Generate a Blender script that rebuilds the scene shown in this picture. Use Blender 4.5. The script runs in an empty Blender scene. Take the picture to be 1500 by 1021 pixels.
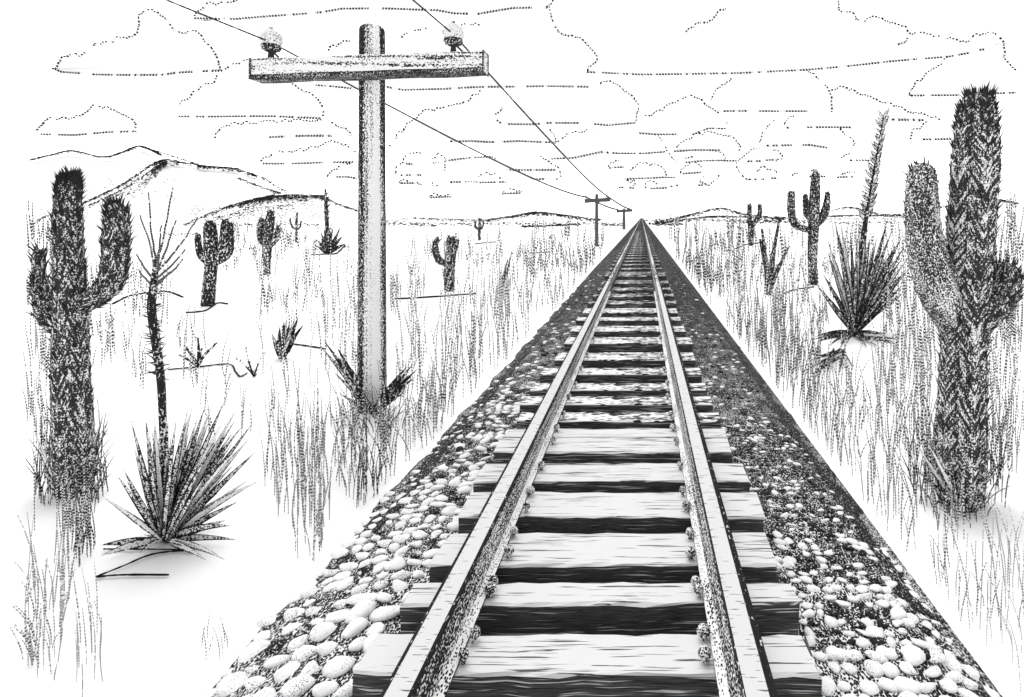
import bpy, math, random
from mathutils import Vector
from mathutils.geometry import tessellate_polygon
R = math.radians
rnd = random.Random(11)
sc = bpy.context.scene
col = sc.collection

# ------------------------------------------------------------------ camera frame
F, VX, VY = 860.0, 940.0, 318.0        # focal length and vanishing point in pixels of a 1500 px wide frame
EZ, GZ = 2.245, -0.36                  # eye height above the tie tops (z = 0), level of the plain
def D(py):                             # distance of a spot on the plain
    return F * (EZ - GZ) / max(py - VY, 1.2)
def P(px, py, Y):
    return Vector(((px - VX) / F * Y, Y, EZ - (py - VY) / F * Y))
def G(px, py):
    return P(px, py, D(py))

# ------------------------------------------------------------------ materials
def nodes(name):
    m = bpy.data.materials.new(name); m.use_nodes = True
    nt = m.node_tree; nt.nodes.clear()
    out = nt.nodes.new('ShaderNodeOutputMaterial')
    b = nt.nodes.new('ShaderNodeBsdfPrincipled')
    b.inputs['Roughness'].default_value = .9
    b.inputs['Specular IOR Level'].default_value = .05
    nt.links.new(b.outputs[0], out.inputs[0])
    return m, nt, b
def N(nt, kind, **kw):
    n = nt.nodes.new(kind)
    for k, v in kw.items(): setattr(n, k, v)
    return n
def lk(nt, a, b): nt.links.new(a, b)
def mth(nt, op, a, b=None, clamp=False):
    n = N(nt, 'ShaderNodeMath', operation=op); n.use_clamp = clamp
    for i, v in enumerate((a, b)):
        if v is None: continue
        if isinstance(v, (int, float)): n.inputs[i].default_value = v
        else: lk(nt, v, n.inputs[i])
    return n.outputs[0]
def coord(nt, kind, scale):
    tc = N(nt, 'ShaderNodeTexCoord'); mp = N(nt, 'ShaderNodeMapping')
    mp.inputs['Scale'].default_value = scale
    lk(nt, tc.outputs[kind], mp.inputs[0]); return mp.outputs[0]
def noise(nt, vec, scale=1, detail=2):
    n = N(nt, 'ShaderNodeTexNoise'); n.inputs['Scale'].default_value = scale; n.inputs['Detail'].default_value = detail
    lk(nt, vec, n.inputs['Vector']); return n.outputs[0]
def ramp2(nt, fac, dark, light):
    mx = N(nt, 'ShaderNodeMix', data_type='RGBA')
    lk(nt, fac, mx.inputs[0])
    mx.inputs[6].default_value = (light, light, light, 1); mx.inputs[7].default_value = (dark, dark, dark, 1)
    return mx.outputs[2]
def step(nt, v, lo, hi):
    n = N(nt, 'ShaderNodeMapRange'); n.clamp = True
    lk(nt, v, n.inputs[0]); n.inputs[1].default_value = lo; n.inputs[2].default_value = hi
    return n.outputs[0]
def rad(t): return (-math.log(max(1 - t, 1e-3)) / 4.19) ** (1 / 3)
def dots(nt, vec, r):                   # r: socket or number, radius of the specks -> 1 where dark
    v = N(nt, 'ShaderNodeTexVoronoi'); v.inputs['Scale'].default_value = 1; v.inputs['Randomness'].default_value = .8
    lk(nt, vec, v.inputs['Vector'])
    return step(nt, mth(nt, 'SUBTRACT', r, v.outputs['Distance']), -.06, .06)
def speckled(name, tone, pitch, stretch=(1, 1, 1), amp=.2, nscale=(6, 6, 1.2), dark=.022, light=.8, kind='Object'):
    m, nt, b = nodes(name)
    s = 1 / pitch
    r = mth(nt, 'ADD', mth(nt, 'MULTIPLY', mth(nt, 'SUBTRACT', noise(nt, coord(nt, kind, nscale)), .5), amp * 4), rad(tone))
    k = dots(nt, coord(nt, kind, tuple(s * q for q in stretch)), r)
    lk(nt, ramp2(nt, k, dark, light), b.inputs['Base Color'])
    return m
def plain(name, v, rough=.9, spec=.05):
    m, nt, b = nodes(name); b.inputs['Base Color'].default_value = (v, v, v, 1)
    b.inputs['Roughness'].default_value = rough; b.inputs['Specular IOR Level'].default_value = spec
    return m
def dotted(name, fill=.62, drop=.12, dark=.02, light=.85):   # broken, speckled stems: u runs along the stem
    m, nt, b = nodes(name)
    tc = N(nt, 'ShaderNodeTexCoord'); sp = N(nt, 'ShaderNodeSeparateXYZ'); lk(nt, tc.outputs['UV'], sp.inputs[0])
    u, v = sp.outputs[0], sp.outputs[1]
    fr = mth(nt, 'FRACT', u); fl = mth(nt, 'FLOOR', u)
    on = mth(nt, 'LESS_THAN', fr, fill)
    cb = N(nt, 'ShaderNodeCombineXYZ'); lk(nt, fl, cb.inputs[0]); lk(nt, v, cb.inputs[1])
    wn = N(nt, 'ShaderNodeTexWhiteNoise', noise_dimensions='3D'); lk(nt, cb.outputs[0], wn.inputs[0])
    k = mth(nt, 'MULTIPLY', on, mth(nt, 'GREATER_THAN', wn.outputs[0], drop))
    lk(nt, ramp2(nt, k, dark, light), b.inputs['Base Color'])
    return m

def dashed(name, fill, cut, run=9.):     # speckled line that fades out in places
    m, nt, b = nodes(name)
    tc = N(nt, 'ShaderNodeTexCoord'); sp = N(nt, 'ShaderNodeSeparateXYZ'); lk(nt, tc.outputs['UV'], sp.inputs[0])
    u, v = sp.outputs[0], sp.outputs[1]
    on = mth(nt, 'LESS_THAN', mth(nt, 'FRACT', u), fill)
    cb = N(nt, 'ShaderNodeCombineXYZ'); lk(nt, mth(nt, 'FLOOR', u), cb.inputs[0]); lk(nt, v, cb.inputs[1])
    wn = N(nt, 'ShaderNodeTexWhiteNoise', noise_dimensions='3D'); lk(nt, cb.outputs[0], wn.inputs[0])
    cb2 = N(nt, 'ShaderNodeCombineXYZ'); lk(nt, mth(nt, 'DIVIDE', u, run), cb2.inputs[0]); lk(nt, mth(nt, 'MULTIPLY', v, 7), cb2.inputs[1])
    n = noise(nt, cb2.outputs[0], 1, 1)
    k = mth(nt, 'MULTIPLY', mth(nt, 'MULTIPLY', on, mth(nt, 'GREATER_THAN', wn.outputs[0], .12)), mth(nt, 'GREATER_THAN', n, cut))
    lk(nt, ramp2(nt, k, .008, .9), b.inputs['Base Color']); return m
M = {}
M['cloud_dash'] = dashed('cloud_base_line', .72, .385, 7.); M['cloud_dots'] = dashed('cloud_contour', .58, .30)
M['sand'] = plain('pale_sand', .92)
M['ink'] = plain('black_twig', .012)
def m_cactus(name, tone, amp, pitch, cols=5, freq=26., rise=3.4):   # u round, v along in metres: feathered rows of spines per rib
    m, nt, b = nodes(name)
    tc = N(nt, 'ShaderNodeTexCoord'); sp = N(nt, 'ShaderNodeSeparateXYZ'); lk(nt, tc.outputs['UV'], sp.inputs[0])
    uu = mth(nt, 'MULTIPLY', mth(nt, 'ADD', sp.outputs[0], .05), cols); c = mth(nt, 'MULTIPLY', mth(nt, 'ABSOLUTE', mth(nt, 'SUBTRACT', mth(nt, 'FRACT', uu), .5)), 2)
    cb = N(nt, 'ShaderNodeCombineXYZ'); lk(nt, mth(nt, 'SUBTRACT', mth(nt, 'MULTIPLY', sp.outputs[1], freq), mth(nt, 'MULTIPLY', c, rise)), cb.inputs[0])
    lk(nt, mth(nt, 'ADD', mth(nt, 'MULTIPLY', c, 1.1), mth(nt, 'MULTIPLY', mth(nt, 'FLOOR', uu), 7.3)), cb.inputs[1])
    n = noise(nt, cb.outputs[0], 1, 1.5)
    r = mth(nt, 'ADD', mth(nt, 'MULTIPLY', mth(nt, 'SUBTRACT', n, .5), amp * 4), rad(tone))
    k = dots(nt, coord(nt, 'Object', (1 / pitch, 1 / pitch, .8 / pitch)), r)
    lk(nt, ramp2(nt, k, .040, .8), b.inputs['Base Color']); return m
M['cactus'] = m_cactus('cactus_skin', .70, .34, .0125)
M['cactus_old'] = speckled('cactus_skin', .74, .0155, (1, 1, .7), .17, (12, 12, 1.8))
M['cactus_pale'] = m_cactus('pale_cactus_skin', .60, .16, .0125, 6, 3., .6)
M['cactus_big'] = m_cactus('feathered_cactus_skin', .66, .42, .0125, 5, 24., 4.2)
M['cactus_paler'] = speckled('palest_cactus_skin', .2, .0155, (1, 1, .6), .25, (16, 16, 1.0))
M['cactus_mid'] = speckled('cactus_skin_mid', .74, .042, (1, 1, .7), .12, (3, 3, 1.))
M['cactus_far'] = speckled('cactus_skin_far', .8, .09, (1, 1, .7), .1, (2, 2, 1))
M['spine'] = plain('dark_spine', .036)
M['stem'] = dotted('grass_stem', .58)
M['stem_dark'] = dotted('dark_grass_stem', .88, .08)
M['stem_dense'] = dotted('dense_grass_stem', .68, .1)
M['brush'] = plain('dry_brush', .022)
def m_rtop():
    m, nt, b = nodes('worn_rail_top')
    n = noise(nt, coord(nt, 'Object', (9, 75, 1)), 1, 2)
    lk(nt, ramp2(nt, step(nt, n, .635, .67), .12, .6), b.inputs['Base Color']); return m
M['rail_top'] = m_rtop()
M['rail_side'] = speckled('rusty_rail_side', .92, .014, (1, .4, 1), .1, (4, 1, 4))
M['rail_far'] = speckled('dull_rail_top', .38, .05, (1, .3, 1), .2, (3, .5, 3))
M['bolt'] = speckled('rusty_spike', .48, .009, (1, 1, 1), .2, (20, 20, 20))

def m_web():
    m, nt, b = nodes('rusty_rail_web')
    n = noise(nt, coord(nt, 'Object', (30, .9, 60)), 1, 3)
    r = mth(nt, 'ADD', mth(nt, 'MULTIPLY', mth(nt, 'SUBTRACT', n, .5), .8), rad(.56))
    k = dots(nt, coord(nt, 'Object', (130, 50, 130)), r)
    lk(nt, ramp2(nt, k, .022, .7), b.inputs['Base Color']); return m
M['web'] = m_web()
M['rail_foot'] = speckled('pale_rail_foot', .14, .011, (1, .5, 1), .25, (8, 2, 8))

def m_tie_top():
    m, nt, b = nodes('bleached_tie_top')
    ob = N(nt, 'ShaderNodeObjectInfo')
    tc = N(nt, 'ShaderNodeTexCoord'); add = N(nt, 'ShaderNodeVectorMath', operation='ADD')
    lk(nt, tc.outputs['Object'], add.inputs[0])
    cb = N(nt, 'ShaderNodeCombineXYZ'); lk(nt, mth(nt, 'MULTIPLY', ob.outputs['Random'], 40), cb.inputs[0]); lk(nt, mth(nt, 'MULTIPLY', ob.outputs['Random'], 17), cb.inputs[1])
    lk(nt, cb.outputs[0], add.inputs[1])
    mp = N(nt, 'ShaderNodeMapping'); mp.inputs['Scale'].default_value = (2.6, 74, 8); lk(nt, add.outputs[0], mp.inputs[0])
    n = noise(nt, mp.outputs[0], 1, 2.5)
    k = step(nt, n, .605, .64)
    mp2 = N(nt, 'ShaderNodeMapping'); mp2.inputs['Scale'].default_value = (1.2, 20, 8); lk(nt, add.outputs[0], mp2.inputs[0])
    k2 = step(nt, noise(nt, mp2.outputs[0], 1, 2), .66, .70)
    kk = mth(nt, 'MULTIPLY', mth(nt, 'MAXIMUM', k, mth(nt, 'MULTIPLY', k2, .8)), .9)
    lk(nt, ramp2(nt, kk, .03, .66), b.inputs['Base Color']); return m
M['tie_top'] = m_tie_top()
M['tie_mid'] = speckled('worn_tie_top', .34, .05, (.5, 1.6, 1), .3, (1.5, 12, 3))
M['tie_far'] = speckled('dark_tie_top', .68, .10, (.5, 1.2, 1), .2, (1, 6, 3))
def m_tie_side():  # front, back and end faces painted dark as the tie's shade side
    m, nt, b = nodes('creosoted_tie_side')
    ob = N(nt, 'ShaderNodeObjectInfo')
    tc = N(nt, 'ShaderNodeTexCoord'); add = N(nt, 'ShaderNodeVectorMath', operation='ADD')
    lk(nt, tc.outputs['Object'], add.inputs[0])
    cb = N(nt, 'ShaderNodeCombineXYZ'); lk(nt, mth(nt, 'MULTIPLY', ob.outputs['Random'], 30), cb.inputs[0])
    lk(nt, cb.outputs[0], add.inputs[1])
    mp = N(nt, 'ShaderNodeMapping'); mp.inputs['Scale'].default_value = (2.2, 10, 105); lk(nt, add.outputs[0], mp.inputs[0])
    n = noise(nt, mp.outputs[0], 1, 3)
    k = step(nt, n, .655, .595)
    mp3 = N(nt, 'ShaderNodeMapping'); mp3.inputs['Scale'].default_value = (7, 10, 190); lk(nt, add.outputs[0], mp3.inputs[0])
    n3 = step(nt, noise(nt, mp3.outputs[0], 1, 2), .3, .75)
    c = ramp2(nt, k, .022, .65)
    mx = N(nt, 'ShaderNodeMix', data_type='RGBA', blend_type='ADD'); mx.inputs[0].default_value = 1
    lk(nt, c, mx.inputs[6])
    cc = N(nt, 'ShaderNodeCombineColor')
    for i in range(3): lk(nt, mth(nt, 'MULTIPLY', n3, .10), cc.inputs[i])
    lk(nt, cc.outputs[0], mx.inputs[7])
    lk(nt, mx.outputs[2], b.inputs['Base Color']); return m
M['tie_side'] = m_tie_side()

def m_pole():                            # wood grain, edge shade painted by angle: u runs round, v along (metres)
    m, nt, b = nodes('weathered_pole_wood')
    tc = N(nt, 'ShaderNodeTexCoord'); sp = N(nt, 'ShaderNodeSeparateXYZ'); lk(nt, tc.outputs['UV'], sp.inputs[0])
    u, v = sp.outputs[0], sp.outputs[1]
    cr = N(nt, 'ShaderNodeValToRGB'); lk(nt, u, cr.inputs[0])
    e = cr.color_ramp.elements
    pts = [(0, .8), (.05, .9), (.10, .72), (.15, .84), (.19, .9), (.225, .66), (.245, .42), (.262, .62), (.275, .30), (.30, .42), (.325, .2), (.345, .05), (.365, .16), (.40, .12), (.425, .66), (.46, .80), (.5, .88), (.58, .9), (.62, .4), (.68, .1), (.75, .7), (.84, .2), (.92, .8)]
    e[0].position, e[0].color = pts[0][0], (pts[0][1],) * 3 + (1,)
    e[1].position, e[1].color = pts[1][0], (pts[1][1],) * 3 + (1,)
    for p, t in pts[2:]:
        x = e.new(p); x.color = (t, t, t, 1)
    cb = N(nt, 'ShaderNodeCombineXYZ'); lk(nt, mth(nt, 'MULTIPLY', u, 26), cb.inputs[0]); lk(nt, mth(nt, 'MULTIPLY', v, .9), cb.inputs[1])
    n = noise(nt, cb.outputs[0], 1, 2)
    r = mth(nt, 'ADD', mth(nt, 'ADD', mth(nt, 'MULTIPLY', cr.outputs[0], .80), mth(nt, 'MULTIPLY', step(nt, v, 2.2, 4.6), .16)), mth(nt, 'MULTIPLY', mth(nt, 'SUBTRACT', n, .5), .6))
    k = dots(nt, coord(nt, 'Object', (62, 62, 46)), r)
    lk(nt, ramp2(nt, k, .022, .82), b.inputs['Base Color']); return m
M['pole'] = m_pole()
def m_arm():
    m, nt, b = nodes('crossarm_wood')
    n = noise(nt, coord(nt, 'Object', (1.1, 22, 22)), 1, 2)
    r = mth(nt, 'ADD', mth(nt, 'MULTIPLY', mth(nt, 'SUBTRACT', n, .5), 1.5), rad(.16))
    k = dots(nt, coord(nt, 'Object', (34, 52, 52)), r)
    lk(nt, ramp2(nt, k, .022, .82), b.inputs['Base Color']); return m
M['arm'] = m_arm()
M['arm_under'] = speckled('tarred_wood', .78, .010, (.7, 1, 1), .12, (2, 9, 9))  # shade under the crossarm painted dark; the end bands share it
M['glass'] = speckled('insulator_porcelain', .12, .02, (1, 1, 1), .1, (6, 6, 6))
M['glass_rim'] = speckled('insulator_rim', .6, .018)
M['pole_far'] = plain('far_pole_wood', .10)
M['pin'] = plain('dark_pin_wood', .04)

def m_stone():
    m, nt, b = nodes('ballast_stone')
    n = noise(nt, coord(nt, 'Object', (7, 7, 10)), 1, 2)
    r = mth(nt, 'ADD', mth(nt, 'MULTIPLY', mth(nt, 'SUBTRACT', n, .5), .9), rad(.03))
    k = dots(nt, coord(nt, 'Object', (105, 105, 105)), r)
    lk(nt, ramp2(nt, k, .04, .82), b.inputs['Base Color']); return m
M['stone'] = m_stone()
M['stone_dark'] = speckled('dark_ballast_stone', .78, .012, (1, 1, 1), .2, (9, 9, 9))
def m_bed(name, tone, amp, grade=False):
    m, nt, b = nodes(name)
    n = noise(nt, coord(nt, 'Object', (5, 3, 5)), 1, 3)
    r = mth(nt, 'ADD', mth(nt, 'MULTIPLY', mth(nt, 'SUBTRACT', n, .5), amp), rad(tone))
    if grade:                           # the bed grows darker down the line and along its right side
        tc = N(nt, 'ShaderNodeTexCoord'); sp = N(nt, 'ShaderNodeSeparateXYZ'); lk(nt, tc.outputs['Object'], sp.inputs[0])
        r = mth(nt, 'ADD', r, mth(nt, 'ADD', mth(nt, 'MULTIPLY', step(nt, sp.outputs[1], 3.6, 18.), .19), mth(nt, 'MULTIPLY', mth(nt, 'MULTIPLY', step(nt, sp.outputs[0], .7, 1.1), step(nt, sp.outputs[1], 3.2, 6.)), .03)))
    k = dots(nt, coord(nt, 'Object', (95, 50, 95)), r)
    lk(nt, ramp2(nt, k, .022, .72), b.inputs['Base Color']); return m
M['bed'] = m_bed('cinder_bed', .60, .5, True)
M['far_cinder'] = m_bed('far_cinders', .93, .3); M['cinder'] = m_bed('dark_cinders', .86, .2)

def m_leaf(name, centre, sc_=60.):               # sword leaf: u across, v along; dark margins, speckled middle
    m, nt, b = nodes(name)
    tc = N(nt, 'ShaderNodeTexCoord'); sp = N(nt, 'ShaderNodeSeparateXYZ'); lk(nt, tc.outputs['UV'], sp.inputs[0])
    d = mth(nt, 'MULTIPLY', mth(nt, 'ABSOLUTE', mth(nt, 'SUBTRACT', sp.outputs[0], .5)), 2)
    edge = step(nt, d, .5, .8)
    n = noise(nt, coord(nt, 'Object', (14, 14, 14)), 1, 2)
    r = mth(nt, 'ADD', mth(nt, 'MULTIPLY', edge, .5), mth(nt, 'ADD', mth(nt, 'MULTIPLY', mth(nt, 'SUBTRACT', n, .5), .6), rad(centre)))
    k = dots(nt, coord(nt, 'Object', (sc_, sc_, sc_)), r)
    lk(nt, ramp2(nt, k, .022, .82), b.inputs['Base Color']); return m
M['leaf'] = m_leaf('sword_leaf', .42)
M['leaf_pale'] = m_leaf('pale_sword_leaf', .05)
M['bud'] = m_leaf('flower_bud', .28, 34.)
def m_cloud():
    m = bpy.data.materials.new('white_cloud'); m.use_nodes = True
    nt = m.node_tree; nt.nodes.clear()
    out = N(nt, 'ShaderNodeOutputMaterial'); mx = N(nt, 'ShaderNodeMixShader')
    d = N(nt, 'ShaderNodeBsdfDiffuse'); t = N(nt, 'ShaderNodeBsdfTranslucent')
    for q in (d, t): q.inputs[0].default_value = (.97, .97, .97, 1)
    mx.inputs[0].default_value = .5
    lk(nt, d.outputs[0], mx.inputs[1]); lk(nt, t.outputs[0], mx.inputs[2]); lk(nt, mx.outputs[0], out.inputs[0]); return m
M['cloud'] = m_cloud()

# ------------------------------------------------------------------ mesh builder
class MB:
    def __init__(s): s.v, s.f, s.uv, s.mi = [], [], [], []
    def face(s, idx, uv=None, m=0):
        s.f.append(tuple(idx)); s.uv.extend(uv if uv else [(0, 0)] * len(idx)); s.mi.append(m)
    def tube(s, pts, radii, sides=3, m=0, u0=0., ulen=1., vv=0., cap=True, ribs=0, rib=.1, roundv=False):
        n = len(pts); base = len(s.v); prev = None
        for i, p in enumerate(pts):
            t = (pts[min(i + 1, n - 1)] - pts[max(i - 1, 0)])
            t = t.normalized() if t.length > 1e-9 else Vector((0, 0, 1))
            if prev is None:
                ref = Vector((0, 1, 0)) if abs(t.y) < .8 else Vector((1, 0, 0))
                a = t.cross(ref).normalized()
            else:
                a = prev - t * prev.dot(t)
                a = a.normalized() if a.length > 1e-6 else t.orthogonal().normalized()
            prev = a; b = t.cross(a)
            for k in range(sides):
                th = 2 * math.pi * k / sides
                r = radii[i] * (1 + (rib * math.cos(ribs * th) if ribs else 0))
                s.v.append(p + a * (r * math.cos(th)) + b * (r * math.sin(th)))
        for i in range(n - 1):
            ua = u0 + ulen * i / (n - 1); ub = u0 + ulen * (i + 1) / (n - 1)
            for k in range(sides):
                k2 = (k + 1) % sides
                q = [base + i * sides + k, base + i * sides + k2, base + (i + 1) * sides + k2, base + (i + 1) * sides + k]
                if roundv:
                    ca, cb = k / sides, (k + 1) / sides
                    s.face(q, [(ca, ua), (cb, ua), (cb, ub), (ca, ub)], m)
                else:
                    s.face(q, [(ua, vv), (ua, vv), (ub, vv), (ub, vv)], m)
        if cap and sides > 2:
            s.face([base + k for k in range(sides)][::-1], [(u0, vv)] * sides, m)
            s.face([base + (n - 1) * sides + k for k in range(sides)], [(u0 + ulen, vv)] * sides, m)
    def cone(s, p, d, w, m=0, sides=3):
        a = d.orthogonal().normalized(); b = d.normalized().cross(a); base = len(s.v)
        for k in range(sides):
            th = 2 * math.pi * k / sides
            s.v.append(p + a * (w * math.cos(th)) + b * (w * math.sin(th)))
        s.v.append(p + d)
        for k in range(sides): s.face([base + k, base + (k + 1) % sides, base + sides], None, m)
    def bead(s, p, d, ln, w, m=0):       # a small eight-sided grain along d
        t = d.normalized(); a = t.orthogonal().normalized(); b = t.cross(a); base = len(s.v)
        s.v += [p - t * ln, p + a * w, p + b * w, p - a * w, p - b * w, p + t * ln]
        for k in range(4):
            s.face([base, base + 1 + (k + 1) % 4, base + 1 + k], None, m)
            s.face([base + 5, base + 1 + k, base + 1 + (k + 1) % 4], None, m)
    def box(s, x0, x1, y0, y1, z0, z1, m=0, mats=None):   # mats: -x +x -y +y -z +z
        b = len(s.v)
        for x in (x0, x1):
            for y in (y0, y1):
                for z in (z0, z1): s.v.append(Vector((x, y, z)))
        fs = [(0, 1, 3, 2), (4, 6, 7, 5), (0, 4, 5, 1), (2, 3, 7, 6), (0, 2, 6, 4), (1, 5, 7, 3)]
        for i, q in enumerate(fs): s.face([b + k for k in q], None, mats[i] if mats else m)
    def lathe(s, c, prof, sides=14, ms=None):
        base = len(s.v)
        for r, z in prof:
            for k in range(sides):
                th = 2 * math.pi * k / sides
                s.v.append(Vector((c[0] + r * math.cos(th), c[1] + r * math.sin(th), c[2] + z)))
        for i in range(len(prof) - 1):
            for k in range(sides):
                k2 = (k + 1) % sides
                s.face([base + i * sides + k, base + i * sides + k2, base + (i + 1) * sides + k2, base + (i + 1) * sides + k], None, ms[i] if ms else 0)
        s.face([base + (len(prof) - 1) * sides + k for k in range(sides)], None, ms[-1] if ms else 0)
    def build(s, name, mats, parent=None, origin=None, smooth=False):
        if origin is None: origin = parent.location if parent else Vector((0, 0, 0))
        me = bpy.data.meshes.new(name)
        me.from_pydata([tuple(Vector(v) - origin) for v in s.v], [], s.f)
        uvl = me.uv_layers.new(name='UVMap')
        flat = [c for q in s.uv for c in q]
        uvl.data.foreach_set('uv', flat)
        mats = mats if isinstance(mats, (list, tuple)) else [mats]
        for m in mats: me.materials.append(m)
        me.polygons.foreach_set('material_index', s.mi)
        if smooth: me.polygons.foreach_set('use_smooth', [True] * len(s.f))
        me.update()
        o = bpy.data.objects.new(name, me); col.objects.link(o)
        if parent: o.parent = parent
        else: o.location = origin
        return o
def empty(name, loc):
    o = bpy.data.objects.new(name, None); o.empty_display_size = .2; col.objects.link(o); o.location = loc; return o
def tag(o, label=None, cat=None, group=None, kind=None):
    if label: o['label'] = label
    if cat: o['category'] = cat
    if group: o['group'] = group
    if kind: o['kind'] = kind
    return o
def spline(pts, n):                      # Catmull-Rom through tuples of floats
    out = []; m = len(pts)
    for i in range(m - 1):
        p0, p1, p2, p3 = pts[max(i - 1, 0)], pts[i], pts[i + 1], pts[min(i + 2, m - 1)]
        for k in range(n):
            t = k / n
            out.append(tuple(.5 * (2 * b + (c - a) * t + (2 * a - 5 * b + 4 * c - d) * t * t + (3 * b - a - 3 * c + d) * t ** 3) for a, b, c, d in zip(p0, p1, p2, p3)))
    out.append(tuple(pts[-1])); return out
def jit(a): return rnd.uniform(-a, a)

# ------------------------------------------------------------------ ground, hills
g = MB()
xs = [-14000, -3000, -600, -120, -30, -12, -6, -2.6, 2.2, 6, 12, 30, 120, 600, 3000, 14000]
ys = [-60, -10, 0, 3, 6, 10, 16, 25, 40, 80, 160, 400, 1000, 3000, 14000]
for y in ys:
    for x in xs: g.v.append(Vector((x, y, GZ)))
for j in range(len(ys) - 1):
    for i in range(len(xs) - 1):
        a = j * len(xs) + i; g.face([a, a + 1, a + len(xs) + 1, a + len(xs)])
tag(g.build('ground', M['sand']), kind='structure')

def hill(name, ridge, Y, W, strokes, scrub, seed):
    """ridge: skyline points; strokes: lists of crest lines; scrub: (poly box, count)"""
    m = MB(); pr = spline(ridge, 6); nx = len(pr); prof = [(-1, 0), (-.75, .12), (-.5, .38), (-.25, .74), (0, 1), (.3, .72), (.6, .35), (1, 0)]
    rr = random.Random(seed)
    for (px, py) in pr:
        c = P(px, py, Y); H = c.z - GZ
        for (q, h) in prof:
            wob = 0 if h in (0, 1) or H < 60 else rr.uniform(-.008, .008)
            yy = Y + q * W
            m.v.append(Vector((c.x * (yy / Y if q < 0 else 1), yy, GZ - 1 + (H + 1) * max(0, h + wob))))
    k = len(prof)
    for i in range(nx - 1):
        for j in range(k - 1):
            a = i * k + j; m.face([a, a + k, a + k + 1, a + 1])
    h = tag(m.build(name, M['sand'], origin=Vector((0, Y, GZ)), smooth=True), kind='structure')
    b = MB(); px1 = Y / F
    def c_top(x):
        for q in range(nx - 1):
            if pr[q][0] <= x <= pr[q + 1][0]:
                f = (x - pr[q][0]) / max(pr[q + 1][0] - pr[q][0], 1e-6); return pr[q][1] * (1 - f) + pr[q + 1][1] * f
        return VY
    for (pl, n, spread, wd) in strokes:
        sp = spline(pl, 10)
        for _ in range(int(n * 1.5)):
            t = rnd.random() * (len(sp) - 1.001); i = int(t); f = t - i
            x = sp[i][0] * (1 - f) + sp[i + 1][0] * f; y = sp[i][1] * (1 - f) + sp[i + 1][1] * f
            d = P(sp[i + 1][0], sp[i + 1][1], Y) - P(sp[i][0], sp[i][1], Y)
            off = abs(rnd.gauss(0, spread)); hp = max(VY - c_top(x) + 1.5, 3)
            Yb = Y - W * min(.95, .1 + 1.0 * max(0, y + off - c_top(x)) / hp)
            if y + off > 319.2: Yb = min(Yb, D(y + off) * .97)
            kb = Yb / F
            b.bead(P(x + jit(2), y + off, Yb), d + Vector((0, 0, jit(.5) * d.length)), kb * rnd.uniform(1.2, 2.4), kb * wd * 1.3)
    for (x0, x1, y0, y1, n) in scrub:  # dark beads that draw the slope shading
        for _ in range(n):
            yq = rnd.uniform(y0, y1); Yb = Y - W * .9
            if yq > 319.2: Yb = min(Yb, D(yq) * .97)
            b.bead(P(rnd.uniform(x0, x1), yq, Yb), Vector((1, 0, jit(.6))), Yb / F * rnd.uniform(.8, 1.6), Yb / F * .85)
    if b.v:
        o = b.build('dark_scrub', M['brush'], h, origin=Vector((0, Y, GZ)))  # ridge lines and slope shading drawn with dark beads
    return h
hill('hill', [(-60, 262), (0, 240), (45, 233), (75, 226), (105, 220), (150, 229), (180, 222), (205, 213), (225, 221), (245, 232), (300, 262), (350, 320)], 1750, 500,
     [([(45, 233), (75, 226), (105, 220), (150, 229), (180, 222), (205, 213), (235, 226)], 330, .9, .7), ([(205, 213), (240, 224), (290, 240)], 90, 1.0, .65)], [], 1)
hill('hill', [(-40, 352), (45, 330), (75, 312), (120, 297), (150, 284), (185, 266), (215, 245), (240, 233), (262, 236), (300, 242), (350, 246), (380, 261), (420, 283), (470, 300), (540, 322)], 1250, 360,
     [([(45, 330), (75, 312), (120, 297), (150, 284), (185, 266), (215, 245), (240, 233)], 260, 1.2, .7), ([(130, 300), (185, 273), (240, 236)], 120, 2.0, .6),
      ([(225, 238), (245, 233), (262, 236)], 80, 4, .7), ([(222, 250), (235, 241), (243, 236)], 90, 3, .7), ([(150, 292), (190, 278), (232, 250)], 90, 5, .55), ([(260, 236), (300, 242), (350, 246)], 120, 1.2, .7), ([(290, 243), (340, 246), (375, 256)], 130, 2, .7), ([(350, 260), (380, 272), (410, 282)], 80, 1.4, .65), ([(365, 250), (395, 265), (420, 280)], 40, 2, .6)],
     [(150, 260, 262, 300, 25), (60, 130, 305, 335, 30)], 2)
hill('hill', [(225, 345), (270, 328), (330, 303), (365, 293), (400, 285), (440, 283), (470, 285), (500, 300), (550, 316), (620, 328)], 900, 240,
     [([(270, 328), (330, 303), (365, 293), (400, 285)], 240, 2, .7), ([(375, 290), (420, 285), (474, 286)], 330, 3.2, .65), ([(350, 298), (390, 290), (450, 288)], 160, 4, .7), ([(470, 286), (500, 300), (550, 316)], 120, 1.2, .6), ([(300, 322), (360, 306), (430, 298)], 130, 5, .6)],
     [(280, 420, 300, 330, 170), (420, 480, 292, 325, 40)], 3)
hill('hill', [(560, 324), (600, 316.5), (660, 316), (720, 316), (750, 314), (785, 309), (815, 312), (850, 316), (890, 322)], 2200, 500,
     [([(575, 317), (640, 320), (720, 322)], 190, 1.8, .75), ([(715, 321), (750, 316), (785, 310), (815, 313), (850, 318), (880, 321)], 380, 2.2, .85), ([(765, 331), (800, 330), (850, 328)], 240, 1.0, .9), ([(560, 322), (600, 324), (640, 330)], 60, 3, .6)],
     [], 4)
hill('hill', [(955, 324), (985, 318), (1010, 313), (1055, 304), (1075, 308), (1095, 311), (1130, 315), (1165, 316), (1200, 317), (1240, 323)], 2600, 600,
     [([(960, 325), (985, 320), (1010, 314), (1055, 304), (1095, 314), (1150, 318)], 340, 1.8, .75), ([(970, 326), (1020, 319), (1060, 316), (1150, 320)], 330, 1.5, .75)], [], 5)
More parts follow.
